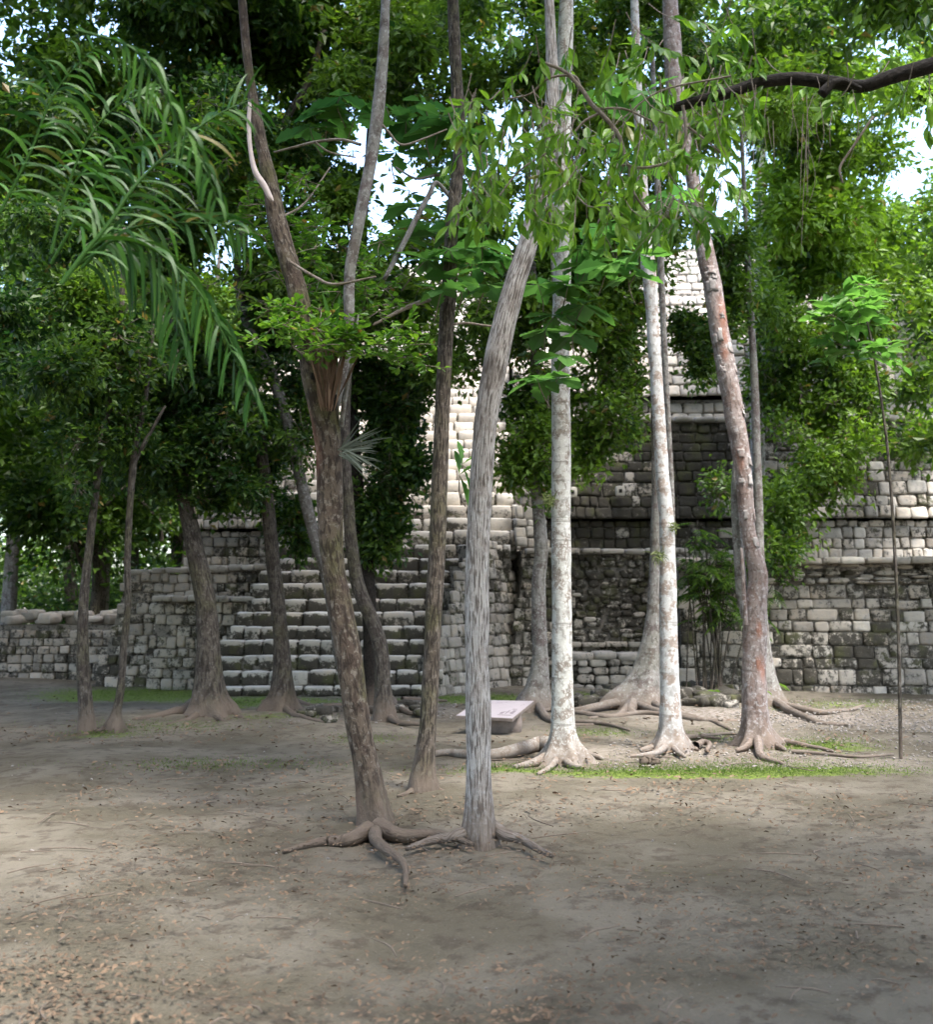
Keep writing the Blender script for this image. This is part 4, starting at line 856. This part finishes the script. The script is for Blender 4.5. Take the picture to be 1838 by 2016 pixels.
for _ in range(24): hang(rng.uniform(1280, 1500), rng.uniform(150, 230), 8, rng.uniform(5.6, 6.8))
for _ in range(14): hang(rng.uniform(1290, 1420), rng.uniform(400, 440), 7, rng.uniform(5.4, 6.), br_=.05)
for _ in range(16): hang(rng.uniform(1400, 1850), rng.uniform(100, 190), 8, rng.uniform(5.8, 7.), br_=.4)
for _ in range(20): hang(rng.uniform(1000, 1500), rng.uniform(30, 150), 8, rng.uniform(5.8, 7.), br_=.4)
co = mb.build('crown', LEAFB, br, False); tw.build('twigs', TWIG, co)
# hanging aerial rootlets
mb = MB()
for _ in range(46):
    u = rng.uniform(1040, 1680); v = rng.uniform(150, 260); Y = rng.uniform(5.9, 6.6); L = rng.uniform(40, 190)
    if 1560 < u < 1600: L *= 1.6
    tube(mb, [P(u, v, Y), P(u+rng.normal(0, 8), v+L*.5, Y), P(u+rng.normal(0, 12), v+L, Y)], [.0028, .0022, .0012], 4, 10, .02)
mb.build('aerial_roots', TWIG, br)

# ---- palm hanging in from the upper left
pl = thing('palm', (-2.9, 4.9, 0), 'palm outside the left edge, its long drooping fronds filling the upper left', 'palm')
mb = MB(); tube(mb, [[-2.9, 5.2, -.1], [-2.88, 5.2, 1.5], [-2.85, 5.15, 2.9]], [.09, .07, .06], 16, 20, .04); mb.build('trunk', DARK, pl)
def frond(rach, Y, llen, n, dn=1., side=1, wpx=7.5, br_=.3, dY=0., w0=7):
    mb = MB(); k = Y/FPX
    p, r = trunk_pts([(u, v, w0*(1-.8*i/(len(rach)-1))) for i, (u, v) in enumerate(rach)], Y, dY)
    q = catmull(np.column_stack([p, r]), 40); tube(mb, q[:, :3], q[:, 3], 7, 40, .02, (.3, 0, .0))
    m = 9
    for i in range(n):
        s = (i+.5)/n; 
        if s < .12: continue
        idx = min(38, int(s*39)); c = q[idx, :3]; tg = q[idx+1, :3]-q[idx-1, :3] if idx > 0 else q[1, :3]-q[0, :3]; tg /= np.linalg.norm(tg)
        for sg in (1, -1):
            sd = np.cross(tg, [0, -1., 0]); sd /= np.linalg.norm(sd)+1e-6; L = k*llen*(1-.55*abs(s-.4)*1.3)*rng.uniform(.8, 1.15)
            d = tg*rng.uniform(.5, .9)+sd*sg*rng.uniform(.55, .9)+np.array([0, rng.normal(0, .35), 0]); d /= np.linalg.norm(d)
            P_ = [c]; dd = d.copy()
            for j in range(m-1):
                dd = dd+np.array([0, 0, -.20*dn*rng.uniform(.7, 1.3)]); dd /= np.linalg.norm(dd); P_.append(P_[-1]+dd*L/(m-1))
            P_ = np.array(P_); w_ = k*wpx*np.array([.35, .8, 1, 1, .95, .85, .65, .4, .08])[:m]*rng.uniform(.8, 1.2)*.5
            wd = np.cross(np.gradient(P_, axis=0), np.array([rng.normal(0, .5), 1, rng.normal(0, .6)])); wd /= np.linalg.norm(wd, axis=1)[:, None]+1e-6
            V = np.vstack([P_+wd*w_[:, None], P_-wd*w_[:, None]]); F = [[j, j+1, m+j+1, m+j] for j in range(m-1)]
            mb.add(V, F, (float(np.clip(rng.normal(br_, .28), 0, 1)), 0, float(rng.random() < .025)*.5))
    return mb.build('frond', PALM, pl)
frond([(120, 560), (165, 500), (215, 440), (255, 380), (295, 335), (345, 290), (400, 245), (450, 215), (500, 195)], 4.6, 160, 30, .8, dY=.3, w0=10)
frond([(150, 520), (200, 475), (250, 452), (320, 440), (400, 440), (455, 445), (500, 480)], 4.8, 120, 22, 1.1)
frond([(160, 530), (220, 475), (300, 490), (380, 560), (430, 640), (470, 720), (500, 790)], 4.7, 135, 30, 1.6, br_=.25)
frond([(150, 60), (250, 90), (300, 140), (350, 230), (400, 320), (430, 400)], 4.0, 120, 24, 1.9, br_=.45, wpx=8)
frond([(130, 540), (190, 500), (260, 505), (320, 560), (345, 620), (360, 700)], 4.9, 150, 20, 1.8, br_=.15)
frond([(100, 500), (130, 380), (170, 280), (230, 210), (300, 180)], 4.9, 120, 22, 1.1, br_=.25)
frond([(100, 520), (180, 380), (200, 330), (220, 300), (330, 280)], 5.3, 110, 18, 1.1, br_=.35)
frond([(0, 420), (60, 300), (110, 180), (190, 90)], 4.9, 120, 20, 1.1, br_=.25)

# ---- bamboo palm clump and fern at the right wall
bp = thing('bamboo_palm', P(1405, 1368, 20.2)*np.array([1, 1, 0]), 'clump of slim bamboo-like palm stems with dark feathery fronds before the right wall', 'palm')
c0 = P(1408, 1365, 20.2)
for i in range(24):
    mb = MB(); bx = c0[0]+rng.normal(0, .19); by = 20.2+rng.normal(0, .12); L = rng.uniform(1.6, 3.2); ln = rng.normal(0, .18)
    p = [[bx, by, -.05], [bx+ln*.3*L, by, L*.5], [bx+ln*.8*L, by-.1, L]]; tube(mb, p, [.014, .012, .008], 6, 12, .03); so_ = mb.build('stem', DARK, bp)
    mb = MB(); tip = np.array(p[2])
    for f_ in range(5):
        a = rng.uniform(0, 6.28); el = rng.uniform(-.1, .7); base = tip-np.array([ln*.2, 0, rng.uniform(0, .55)*L*.5]); d = np.array([math.cos(a), math.sin(a), el]); pts_ = [base]; Lf = rng.uniform(.35, .6)
        for j in range(8): d = d+np.array([0, 0, -.14]); d /= np.linalg.norm(d); pts_.append(pts_[-1]+d*Lf/8)
        pts_ = np.array(pts_); n = 18; t = np.linspace(1, 7.9, n); ix = t.astype(int); pos = pts_[ix]+(pts_[np.minimum(ix+1, 8)]-pts_[ix])*(t-ix)[:, None]
        tg = np.gradient(pts_, axis=0)[ix]; tg /= np.linalg.norm(tg, axis=1)[:, None]; sd = np.cross(tg, [0, 0, 1.])*np.where(np.arange(n) % 2, 1, -1)[:, None]
        T = np.column_stack([np.clip(rng.normal(.25, .2, n), 0, 1), np.zeros(n), np.zeros(n)])
        leaves(mb, pos, sd+tg*.6+np.array([0, 0, -.15]), rng.uniform(.13, .2, n), KITE, T, rng.normal(0, .3, n), .33); tube(mb, pts_, np.full(9, .003), 4, 9, 0, (.3, 0, 0))
    mb.build('frond', LEAF, so_, False)
def fern(u, v, Y, n, Lpx, label, name='fern', br_=.75):
    t = thing(name, P(u, v, Y)*np.array([1, 1, 0]), label, 'fern'); b = np.array([P(u, v, Y)[0], Y, max(0.0, P(u, v, Y)[2])])
    for i in range(n):
        mb = MB(); a = rng.uniform(0, 6.28); d = np.array([math.cos(a), math.sin(a)*.6, .9]); L = m_of(Lpx, Y)*rng.uniform(.7, 1.1); pts_ = [b]
        for j in range(8): d = d/np.linalg.norm(d)+np.array([0, 0, -.24]); pts_.append(pts_[-1]+d/np.linalg.norm(d)*L/8)
        pts_ = np.array(pts_); k = 24; tt = np.linspace(.8, 7.9, k); ix = tt.astype(int); pos = pts_[ix]+(pts_[np.minimum(ix+1, 8)]-pts_[ix])*(tt-ix)[:, None]
        tg = np.gradient(pts_, axis=0)[ix]; tg /= np.linalg.norm(tg, axis=1)[:, None]; sd = np.cross(tg, [0, 0, 1.])*np.where(np.arange(k) % 2, 1, -1)[:, None]
        leaves(mb, pos, sd+tg*.3, L*.22*np.sin(np.linspace(.5, 2.9, k))+.01, KITE, np.column_stack([np.full(k, br_), np.zeros(k), np.zeros(k)]), rng.normal(0, .2, k), .5)
        tube(mb, pts_, np.full(9, .003), 4, 9, 0, (.4, 0, 0)); mb.build('frond', LEAFB, t, False)
fern(1415, 1372, 19.5, 8, 62, 'bright green fern at the foot of the bamboo-like palm')
fern(1518, 1350, 18.6, 5, 40, 'small fern in the fork of roots right of the peeling pinkish trunk')
fern(1500, 1362, 14., 4, 26, 'tiny fern against the lower right side of the peeling pinkish trunk')
# broad sapling near the right edge
sp = thing('sapling', G(1700, 1480), 'leafy sapling with broad pale green leaves at the right edge of the photo', 'sapling')
p, r = trunk_pts([(1775, 1500, 8), (1768, 1200, 7), (1750, 900, 6), (1722, 700, 5), (1700, 600, 3)], 12.0); p[0][2] = -.05
mb = MB(); tube(mb, p, r, 8, 30, .04); mb.build('trunk', DARK, sp)
spray(sp, [(1650, 605), (1675, 590), (1690, 640), (1640, 620), (1700, 690), (1665, 680), (1720, 620), (1740, 700), (1690, 560)], 26, 38, 12.0, LEAFL, ELL, .8, 'crown', 40, .4, 1.2, .2)

# ---- epiphytes
def straps(name, label, u, v, Y, n, Lpx, mat, wpx, dirfn, tint, cat='bromeliad', droop=.25):
    o = thing(name, P(u, v, Y), label, cat); b = P(u, v, Y); mb = MB(); k = Y/FPX; m = 8
    for i in range(n):
        d = dirfn(); d /= np.linalg.norm(d); L = k*Lpx*rng.uniform(.6, 1.1); q = [b+rng.normal(size=3)*k*5]
        for j in range(m-1): d = d+np.array([0, 0, -droop*rng.uniform(.2, 1)])*.5; d /= np.linalg.norm(d); q.append(q[-1]+d*L/(m-1))
        q = np.array(q); w_ = k*wpx*.5*np.array([.8, 1, 1, .9, .75, .55, .35, .05]); wd = np.cross(np.gradient(q, axis=0), [rng.normal(0, .3), 1, rng.normal(0, .3)]); wd /= np.linalg.norm(wd, axis=1)[:, None]+1e-6
        mb.add(np.vstack([q+wd*w_[:, None], q-wd*w_[:, None]]), [[j, j+1, m+j+1, m+j] for j in range(m-1)], tint() if callable(tint) else tint)
    mb.build('leaves', mat, o); return o
AIR = mat_leaf('grey_air_plant_leaf', (.07, .085, .065), (.22, .25, .20), .15, .6, .3)
DRY = mat_leaf('dry_brown_strip', (.095, .06, .04), (.23, .155, .11), .1, .8, .1)
straps('air_plant', 'silvery grey strap-leaved air plant sticking out right from the forked tree trunk', 678, 888, 8.45, 34, 85, AIR, 3.5, lambda: np.array([1., rng.normal(-.1, .4), rng.normal(.15, .75)]), lambda: (rng.random(), 0, 0), droop=.1)
straps('bromeliad', 'green strappy bromeliad in the fork of the brown tree', 655, 640, 8.3, 12, 95, LEAFL, 11, lambda: np.array([rng.normal(0, .35), -.2, rng.choice([1., -.9])]), lambda: (rng.uniform(.2, .7), 0, 0), droop=.15)
ds = MB()
for i in range(64):
    u = rng.normal(652, 25); v = rng.uniform(650, 760); L = rng.uniform(40, 110); u2 = 648+(u-652)*.25+rng.normal(0, 4); Y = Yf-.30+rng.normal(0, .03); w_ = rng.uniform(1.4, 7)
    a, b, c = P(u, v-20, Y+.05), P((u+u2)/2, v+L*.4, Y-.03), P(u2, min(v+L, 810), Y); q = catmull([a, b, c], 9); k = Y/FPX*w_*.5
    wd = np.array([1., rng.normal(0, .4), .1]); wv = (k*np.sin(np.linspace(.4, 3.0, 9)))[:, None]*wd
    ds.add(np.vstack([q+wv, q-wv]), [[j, j+1, 9+j+1, 9+j] for j in range(8)], (rng.random(), 0, 0))
ds.build('hanging_strips', DRY, trees['f'])
hb = MB(); block(hb, P(617, 741, Yf-.155), (.034, .03, .05), (.5, 0, 0), 1.); block(hb, P(655, 792, Yf-.12), (.07, .05, .12), (.5, 0, 0), 1.); hb.build('hollow', HOLE, trees['f'])
for (u, v, Y, lb) in ((1085, 985, Yl-.12, 'small green tuft of air plant on the left side of the tallest whitish trunk'), (1298, 1095, Yn-.1, 'round brownish tuft of air plant on the blotched white trunk'), (1325, 1038, Yn-.08, 'small bright tuft of air plant on the right side of the blotched white trunk')):
    straps('air_plant', lb, u, v, Y, 60, 20 if v != 1038 else 12, mat_leaf('tuft_leaf', (.06, .08, .03), (.15, .18, .06), .2, .6, .2), 1.8, lambda: rng.normal(size=3)+np.array([0, -.4, .3]), lambda: (rng.random(), 0, 0), droop=.3)

# ================================================================== INFORMATION PANEL
sg_ = thing('information_panel', G(990, 1432), 'low tilted information panel, pale pinkish face on a concrete block, behind the furrowed trunk', 'sign')
def quadbox(name, q, t, mat, par):
    q = np.array(q); n = np.cross(q[1]-q[0], q[3]-q[0]); n /= np.linalg.norm(n)
    if n[2] < 0: n = -n
    mb = MB(); V = np.vstack([q, q-n*t]); mb.add(V, [[0, 1, 2, 3], [7, 6, 5, 4], [0, 4, 5, 1], [1, 5, 6, 2], [2, 6, 7, 3], [3, 7, 4, 0]]); return mb.build(name, mat, par, False), n
FLp, FRp, BRp, BLp = P(897, 1409, 14.4), P(1010, 1415, 14.3), P(1053, 1380, 15.1), P(945, 1378, 15.2)
fo_, nn = quadbox('frame', [FLp, FRp, BRp, BLp], .035, CONC, sg_)
ctr = (FLp+FRp+BRp+BLp)/4
q = [ctr+(x-ctr)*.975+nn*.004 for x in (FLp, FRp, BRp, BLp)]
pf, _ = quadbox('face', q, .003, PANEL, sg_)
def onp(a, b): return (q[0]*(1-a)+q[1]*a)*(1-b)+(q[3]*(1-a)+q[2]*a)*b+nn*.002
for col in range(3):
    for ln in range(9):
        a0 = .07+col*.30; b0 = .86-ln*.055
        if col == 2 and ln > 3: continue
        a1 = a0+.24*rng.uniform(.75, 1.); 
        mb = MB(); s = a0
        while s < a1:
            w_ = rng.uniform(.012, .035); mb.add([onp(s, b0), onp(s+w_, b0), onp(s+w_, b0+.016), onp(s, b0+.016)], [[0, 1, 2, 3]]); s += w_+.01
        mb.build('text_line', INK, pf, False)
mb = MB()
for (a0, b0, a1, b1) in ((.68, .12, .92, .16), (.68, .2, .74, .5), (.78, .2, .80, .5), (.86, .22, .92, .42), (.74, .46, .9, .5), (.70, .3, .9, .33)):
    mb.add([onp(a0, b0), onp(a1, b0), onp(a1, b1), onp(a0, b1)], [[0, 1, 2, 3]])
mb.build('plan_drawing', INK, pf, False)
bq = MB(); cb = ctr.copy(); block(bq, (cb[0]+.02, cb[1]+.05, .06), (.66, .5, .34), (.5, 0, 0), .15, 0, .02); bq.build('base', CONC, sg_)

# ================================================================== rocks, litter, grass
def rocks(name, label, lst, group=None):
    for (u, v, s) in lst:
        mb = MB(); c = G(u, v); c[2] = s*.18; block(mb, c, (s*rng.uniform(.9, 1.4), s*rng.uniform(.8, 1.1), s*rng.uniform(.5, .8)), (rng.uniform(.0, .12), rng.uniform(.55, .9), .2), .6, rng.uniform(0, 3), .16, rng.normal(0, .2))
        o = mb.build(name, STONE); tag(o, label, 'rock', group)
L1 = [(1120+rng.uniform(0, 80), 1378+rng.uniform(-6, 14), rng.uniform(.1, .26)) for _ in range(12)]+[(1195+rng.uniform(-15, 20), 1368+rng.uniform(-6, 6), rng.uniform(.2, .34)) for _ in range(4)]
rocks('rock', 'grey stone among the tumbled rocks at the foot of the buttressed grey tree', L1, 'tumbled rocks by the buttressed tree')
L2 = [(1335+rng.uniform(0, 110), 1372+rng.uniform(-12, 22), rng.uniform(.14, .36)) for _ in range(24)]
rocks('rock', 'grey stone among the fallen rubble before the bamboo-like palm', L2, 'fallen rubble before the palm')
L3 = [(590+rng.uniform(0, 80), 1408+rng.uniform(-8, 16), rng.uniform(.1, .26)) for _ in range(9)]+[(800+rng.uniform(-20, 80), 1398+rng.uniform(-10, 10), rng.uniform(.08, .2)) for _ in range(8)]
rocks('rock', 'low grey stone half sunk in the soil near the forked brown tree', L3, 'sunken stones near the forked tree')
mb = MB(); c = G(1280, 1500); [block(mb, (c[0]+.055*i-.05, c[1]+.02*(i % 2), .012), (.10, .08, .055+.02*(i % 2)), (.1, .9, 0), 1., .7*i, .35) for i in range(3)]; tag(mb.build('fallen_husk', BLACKB), 'small dark brown husk lying on the moss at the bottom right', 'husk')
# long surface roots and fallen sticks
sr = [([(1120, 1420), (1190, 1425), (1240, 1438)], 9, 5), ([(1130, 1404), (1200, 1412), (1260, 1404), (1320, 1408)], 12, 8), ([(1370, 1470), (1385, 1462), (1398, 1466), (1392, 1478)], 16, 8), ([(1380, 1450), (1430, 1445), (1470, 1448)], 8, 5),
      ([(1560, 1480), (1620, 1484), (1690, 1490), (1760, 1486)], 8, 5)]
for i, (p_, a_, b_) in enumerate(sr):
    mb = MB(); qq = [G(u, v) for u, v in p_]; r_ = np.linspace(a_, b_, len(qq))/2*qq[0][1]/FPX
    tube(mb, [x+np.array([0, 0, r_[j]*.2]) for j, x in enumerate(qq)], r_, 8, 30, .15)
    tag(mb.build('surface_root', [GREY, GREY, PINK, GREY, GREY][i]), ['thin root on the soil right of the tall whitish trunk', 'root ridge on the soil before the altar', 'curled root stub between the two right trunks', 'low root reaching the left side of the peeling trunk', 'long low root along the soil at the lower right'][i], 'root')
def scatter_pts(n, vr, ur=(0, 1838)):
    v = rng.uniform(*vr, n); u = rng.uniform(*ur, n); return np.array([G(a, b) for a, b in zip(u, v)])
pts_ = scatter_pts(9500, (1372, 2016)); dr_ = vnoise(np.column_stack([pts_[:, :2]*.9, np.zeros(len(pts_))]), 9)    # litter gathers in drifts
pts_ = pts_[dr_+rng.normal(0, .25, len(dr_)) > -.05]; ex = pts_[rng.integers(0, len(pts_), 5000)]+rng.normal(0, .12, (5000, 3)); pts_ = np.vstack([pts_, ex]); n = len(pts_); pts_[:, 2] = rng.uniform(-.012, .02, n)
mb = MB(); dr = rdirs(n); dr[:, 2] *= .15
leaves(mb, pts_, dr, rng.uniform(.02, .065, n)*np.clip(pts_[:, 1]/11, .6, 1.3), ELL, np.column_stack([rng.random(n), np.zeros(n), np.zeros(n)]), rng.normal(0, .3, n)+math.pi*0, 1.2)
tag(mb.build('leaf_litter', LITTER, None, False), kind='stuff')
mb = MB()
for a in scatter_pts(90, (1385, 2016)):
    an = rng.uniform(0, 3.14); L = rng.uniform(.06, .28)*min(1, a[1]/9); d = np.array([math.cos(an), math.sin(an), 0])*L; a[2] = .004
    tube(mb, [a-d, a+np.array([rng.normal(0, .02), rng.normal(0, .02), .006]), a+d], [.004, .005, .002], 5, 6, .1)
tag(mb.build('fallen_twigs', TWIG), kind='stuff')
mb = MB()
def peb(P_, s):
    for p_, s_ in zip(P_, s):
        nrm = CV0/np.linalg.norm(CV0, axis=1)[:, None]; V = nrm*s_*rng.uniform(.5, 1.2, 3)*np.array([1, 1, .6]); mb.add(V+p_+np.array([0, 0, s_*.1-.01]), CF0)
CV0, CF0 = cube_sub(3)
a = np.vstack([scatter_pts(1500, (1376, 1440), (1440, 1838)), scatter_pts(600, (1440, 1515), (1200, 1838)), scatter_pts(300, (1376, 1420), (560, 900)), scatter_pts(400, (1390, 2016))]); peb(a, rng.uniform(.005, .024, len(a))*np.clip((a[:, 1]-2)/12, .25, 1))
tag(mb.build('pebbles', PEBBLE), kind='stuff')
mb = MB(); gp = []
for (u, v, ru, rv, am) in MOSS:
    n = int(ru*rv*am*1.6) if v < 1530 else 0; uu = rng.normal(u, ru*.55, n); vv = np.clip(rng.normal(v, rv*.55, n), 1350, 2100); gp += [G(a, b) for a, b in zip(uu, vv)]
gp = np.array(gp); gp = gp[(gp[:, 1] < 19.8) | (gp[:, 0] < -4.6) & (gp[:, 1] < 22.2) | (gp[:, 0] > -.4) & (gp[:, 1] < 21.3)]; n = len(gp); gp[:, 2] = -.02
d = rdirs(n, 1.2); leaves(mb, gp, d, rng.uniform(.012, .042, n), KITE, np.column_stack([rng.random(n), np.zeros(n), np.zeros(n)]), width=.3)
tag(mb.build('grass', GRASS, None, False), kind='stuff')

# ================================================================== BACKGROUND FOREST
def proto(seed, h, cr, n, br_, bark):
    t = thing('forest_tree', (0, 0, 0), 'x', 'tree'); mb = MB()
    top = np.array([rng.normal(0, .5), rng.normal(0, .5), h]); p = [[0, 0, -.3], [rng.normal(0, .2), 0, h*.3], [top[0]*.6, top[1]*.6, h*.6], top]
    tube(mb, p, [.26, .2, .16, .05], 12, 24, .08, lobes=(.5, .8, 4, 0))
    cr_mb = MB(); k = 16
    for i in range(k):
        d = rng.normal(size=3); d /= np.linalg.norm(d); c = np.array([top[0], top[1], h*.62])+d*np.array([cr, cr, h*.36])*rng.uniform(.4, .85)
        rr = cr*rng.uniform(.35, .55)
        tube(mb, [[top[0]*.5, top[1]*.5, max(h*.25, c[2]-1.5)], (c+np.array([top[0]*.5, top[1]*.5, c[2]-.8]))/2, c], [.07, .05, .02], 6, 8, .05)
        clump(cr_mb, c, (rr, rr, rr*.75), n//k, .21, float(np.clip(rng.normal(br_, .12), 0, 1)), per=12)
    mb.build('trunk', bark, t); cr_mb.build('crown', LEAF, t, False); return t
protos = [proto(i, h, cr, 15000, br_, bark) for i, (h, cr, br_, bark) in enumerate(((15, 3.4, .25, DARK), (18, 3.8, .35, GREY), (12, 3.0, .5, DARK), (9, 2.6, .35, DARK)))]
def dup(src, loc, rz, s, label, group):
    c = src.copy(); COL.objects.link(c); c.location = loc; c.rotation_euler = (0, 0, rz); c.scale = (s, s, s); tag(c, label, None, group)
    for ch in src.children: k = ch.copy(); COL.objects.link(k); k.parent = c
    return c
used = set()
def place(i, x, y, z, s, label, group):
    pr = protos[i]
    if i in used: return dup(pr, (x, y, z), rng.uniform(0, 6.28), s, label, group)
    used.add(i); pr.location = (x, y, z); pr.rotation_euler = (0, 0, rng.uniform(0, 6.28)); pr.scale = (s, s, s); tag(pr, label, None, group)
GL = ('leafy forest tree in the wood beyond the left end of the pyramid', 'forest trees left of the pyramid')
GR = ('leafy forest tree in the wood beyond the right side of the pyramid', 'forest trees right of the pyramid')
GB = ('tall forest tree behind the top of the pyramid', 'forest trees behind the pyramid')
left = [(-9.5, 28, 3, .9), (-12, 26, 2, .9), (-8.4, 31.5, 0, .9), (-11, 33, 1, .9), (-14.5, 30, 0, 1), (-15, 36, 1, 1), (-10, 38, 2, 1.2), (-18, 33, 3, 1.2), (-19, 40, 1, 1), (-13, 43, 0, 1.1), (-8.5, 35.5, 3, 1.1), (-7.2, 41, 0, 1.05), (-22, 37, 2, 1.2), (-24, 46, 1, 1.1), (-17, 48, 0, 1.2), (-9, 48, 1, 1.1), (-28, 42, 0, 1.1), (-12.5, 22.5, 3, .8), (-11.5, 19, 3, .9), (-14, 24, 0, .9), (-10.2, 14.5, 3, .75)]
for (x, y, i, s) in left: place(i, x, y, 0, s, *GL)
right = [(11.5, 31, 2, 1.), (13, 24.5, 0, .9), (15.5, 29, 1, .9), (16, 36, 0, 1), (20, 32, 2, 1.2), (13, 40, 1, 1), (19, 42, 0, 1.1), (25, 38, 1, 1.1), (24, 48, 0, 1.2), (10.5, 17.5, 2, .8)]
for (x, y, i, s) in right: place(i, x, y, 0, s, *GR)
back = [(-5, 48, 1, 1.0), (-1, 50, 0, 1.15), (3, 49, 1, 1.), (7, 50, 0, 1.15), (11, 50, 1, 1.1), (1, 58, 1, 1.15), (6, 60, 0, 1.3), (-4, 60, 0, 1.3), (12, 58, 1, 1.2), (16, 52, 0, 1.2)]
for (x, y, i, s) in back: place(i, x, y, 0, s, *GB)
GS = ('unseen tree added beside or behind the camera to shade the foreground', 'added shade trees around the clearing')  # out-of-view trees added to keep skylight and sun off the foreground
for (x, y, i, s_) in [(-4.2, 1.5, 0, .95), (3.8, .5, 1, .9), (-.5, -3.5, 0, 1), (-6.5, -4, 1, .9), (5.5, -5, 0, 1), (7.2, 4.5, 1, .85), (-7.6, 6.5, 0, .9), (0.5, -9, 1, 1), (-11, 1, 0, 1), (11, 0, 1, 1), (-5, -12, 0, 1.1), (7, -12, 1, 1.1), (12, 9, 0, .95), (-13, 8, 1, .95), (14, -7, 0, 1.1), (-14, -7, 1, 1.1)]: place(i, x, y, 0, s_, *GS)
# understorey that closes the view between the far trunks
mb = MB()
for _ in range(90):
    x = rng.uniform(-34, -6.6); y = rng.uniform(27 if x > -9 else 25, 50); r_ = rng.uniform(.8, 1.6); clump(mb, (x, y, r_*.8), (r_*1.3, r_*1.2, r_), 650, .19, float(rng.uniform(.15, .45)), per=10)
for _ in range(70):
    x = rng.uniform(-46, -9); y = rng.uniform(44, 60); r_ = rng.uniform(1.5, 2.6); clump(mb, (x, y, rng.uniform(.6, 4.5)), (r_*1.4, r_*1.2, r_), 600, .3, float(rng.uniform(.15, .5)), per=10)
for _ in range(40):
    x = rng.uniform(15, 34); y = rng.uniform(24, 50); r_ = rng.uniform(.8, 1.6); clump(mb, (x, y, r_*.8), (r_*1.3, r_*1.2, r_), 550, .19, float(rng.uniform(.15, .45)), per=10)
tag(mb.build('undergrowth', LEAF, None, False), kind='stuff')
mb = MB()
for _ in range(150):
    a = rng.uniform(-1.0, 1.0); d = rng.uniform(62, 80); x = math.sin(a)*d; y = math.cos(a)*d; h = rng.uniform(2, 15); clump(mb, (x, y, h), (4, 3, 3), 700, .5, float(rng.uniform(.1, .4)), per=10)
tag(mb.build('distant_forest', LEAF, None, False), kind='stuff')
print('verts', sum(len(m.vertices) for m in bpy.data.meshes), 'objects', len(bpy.data.objects))

for o in bpy.data.objects:
    if 'label' in o and not 4 <= len(o['label'].split()) <= 16: print('LONG', o.name, o['label'])
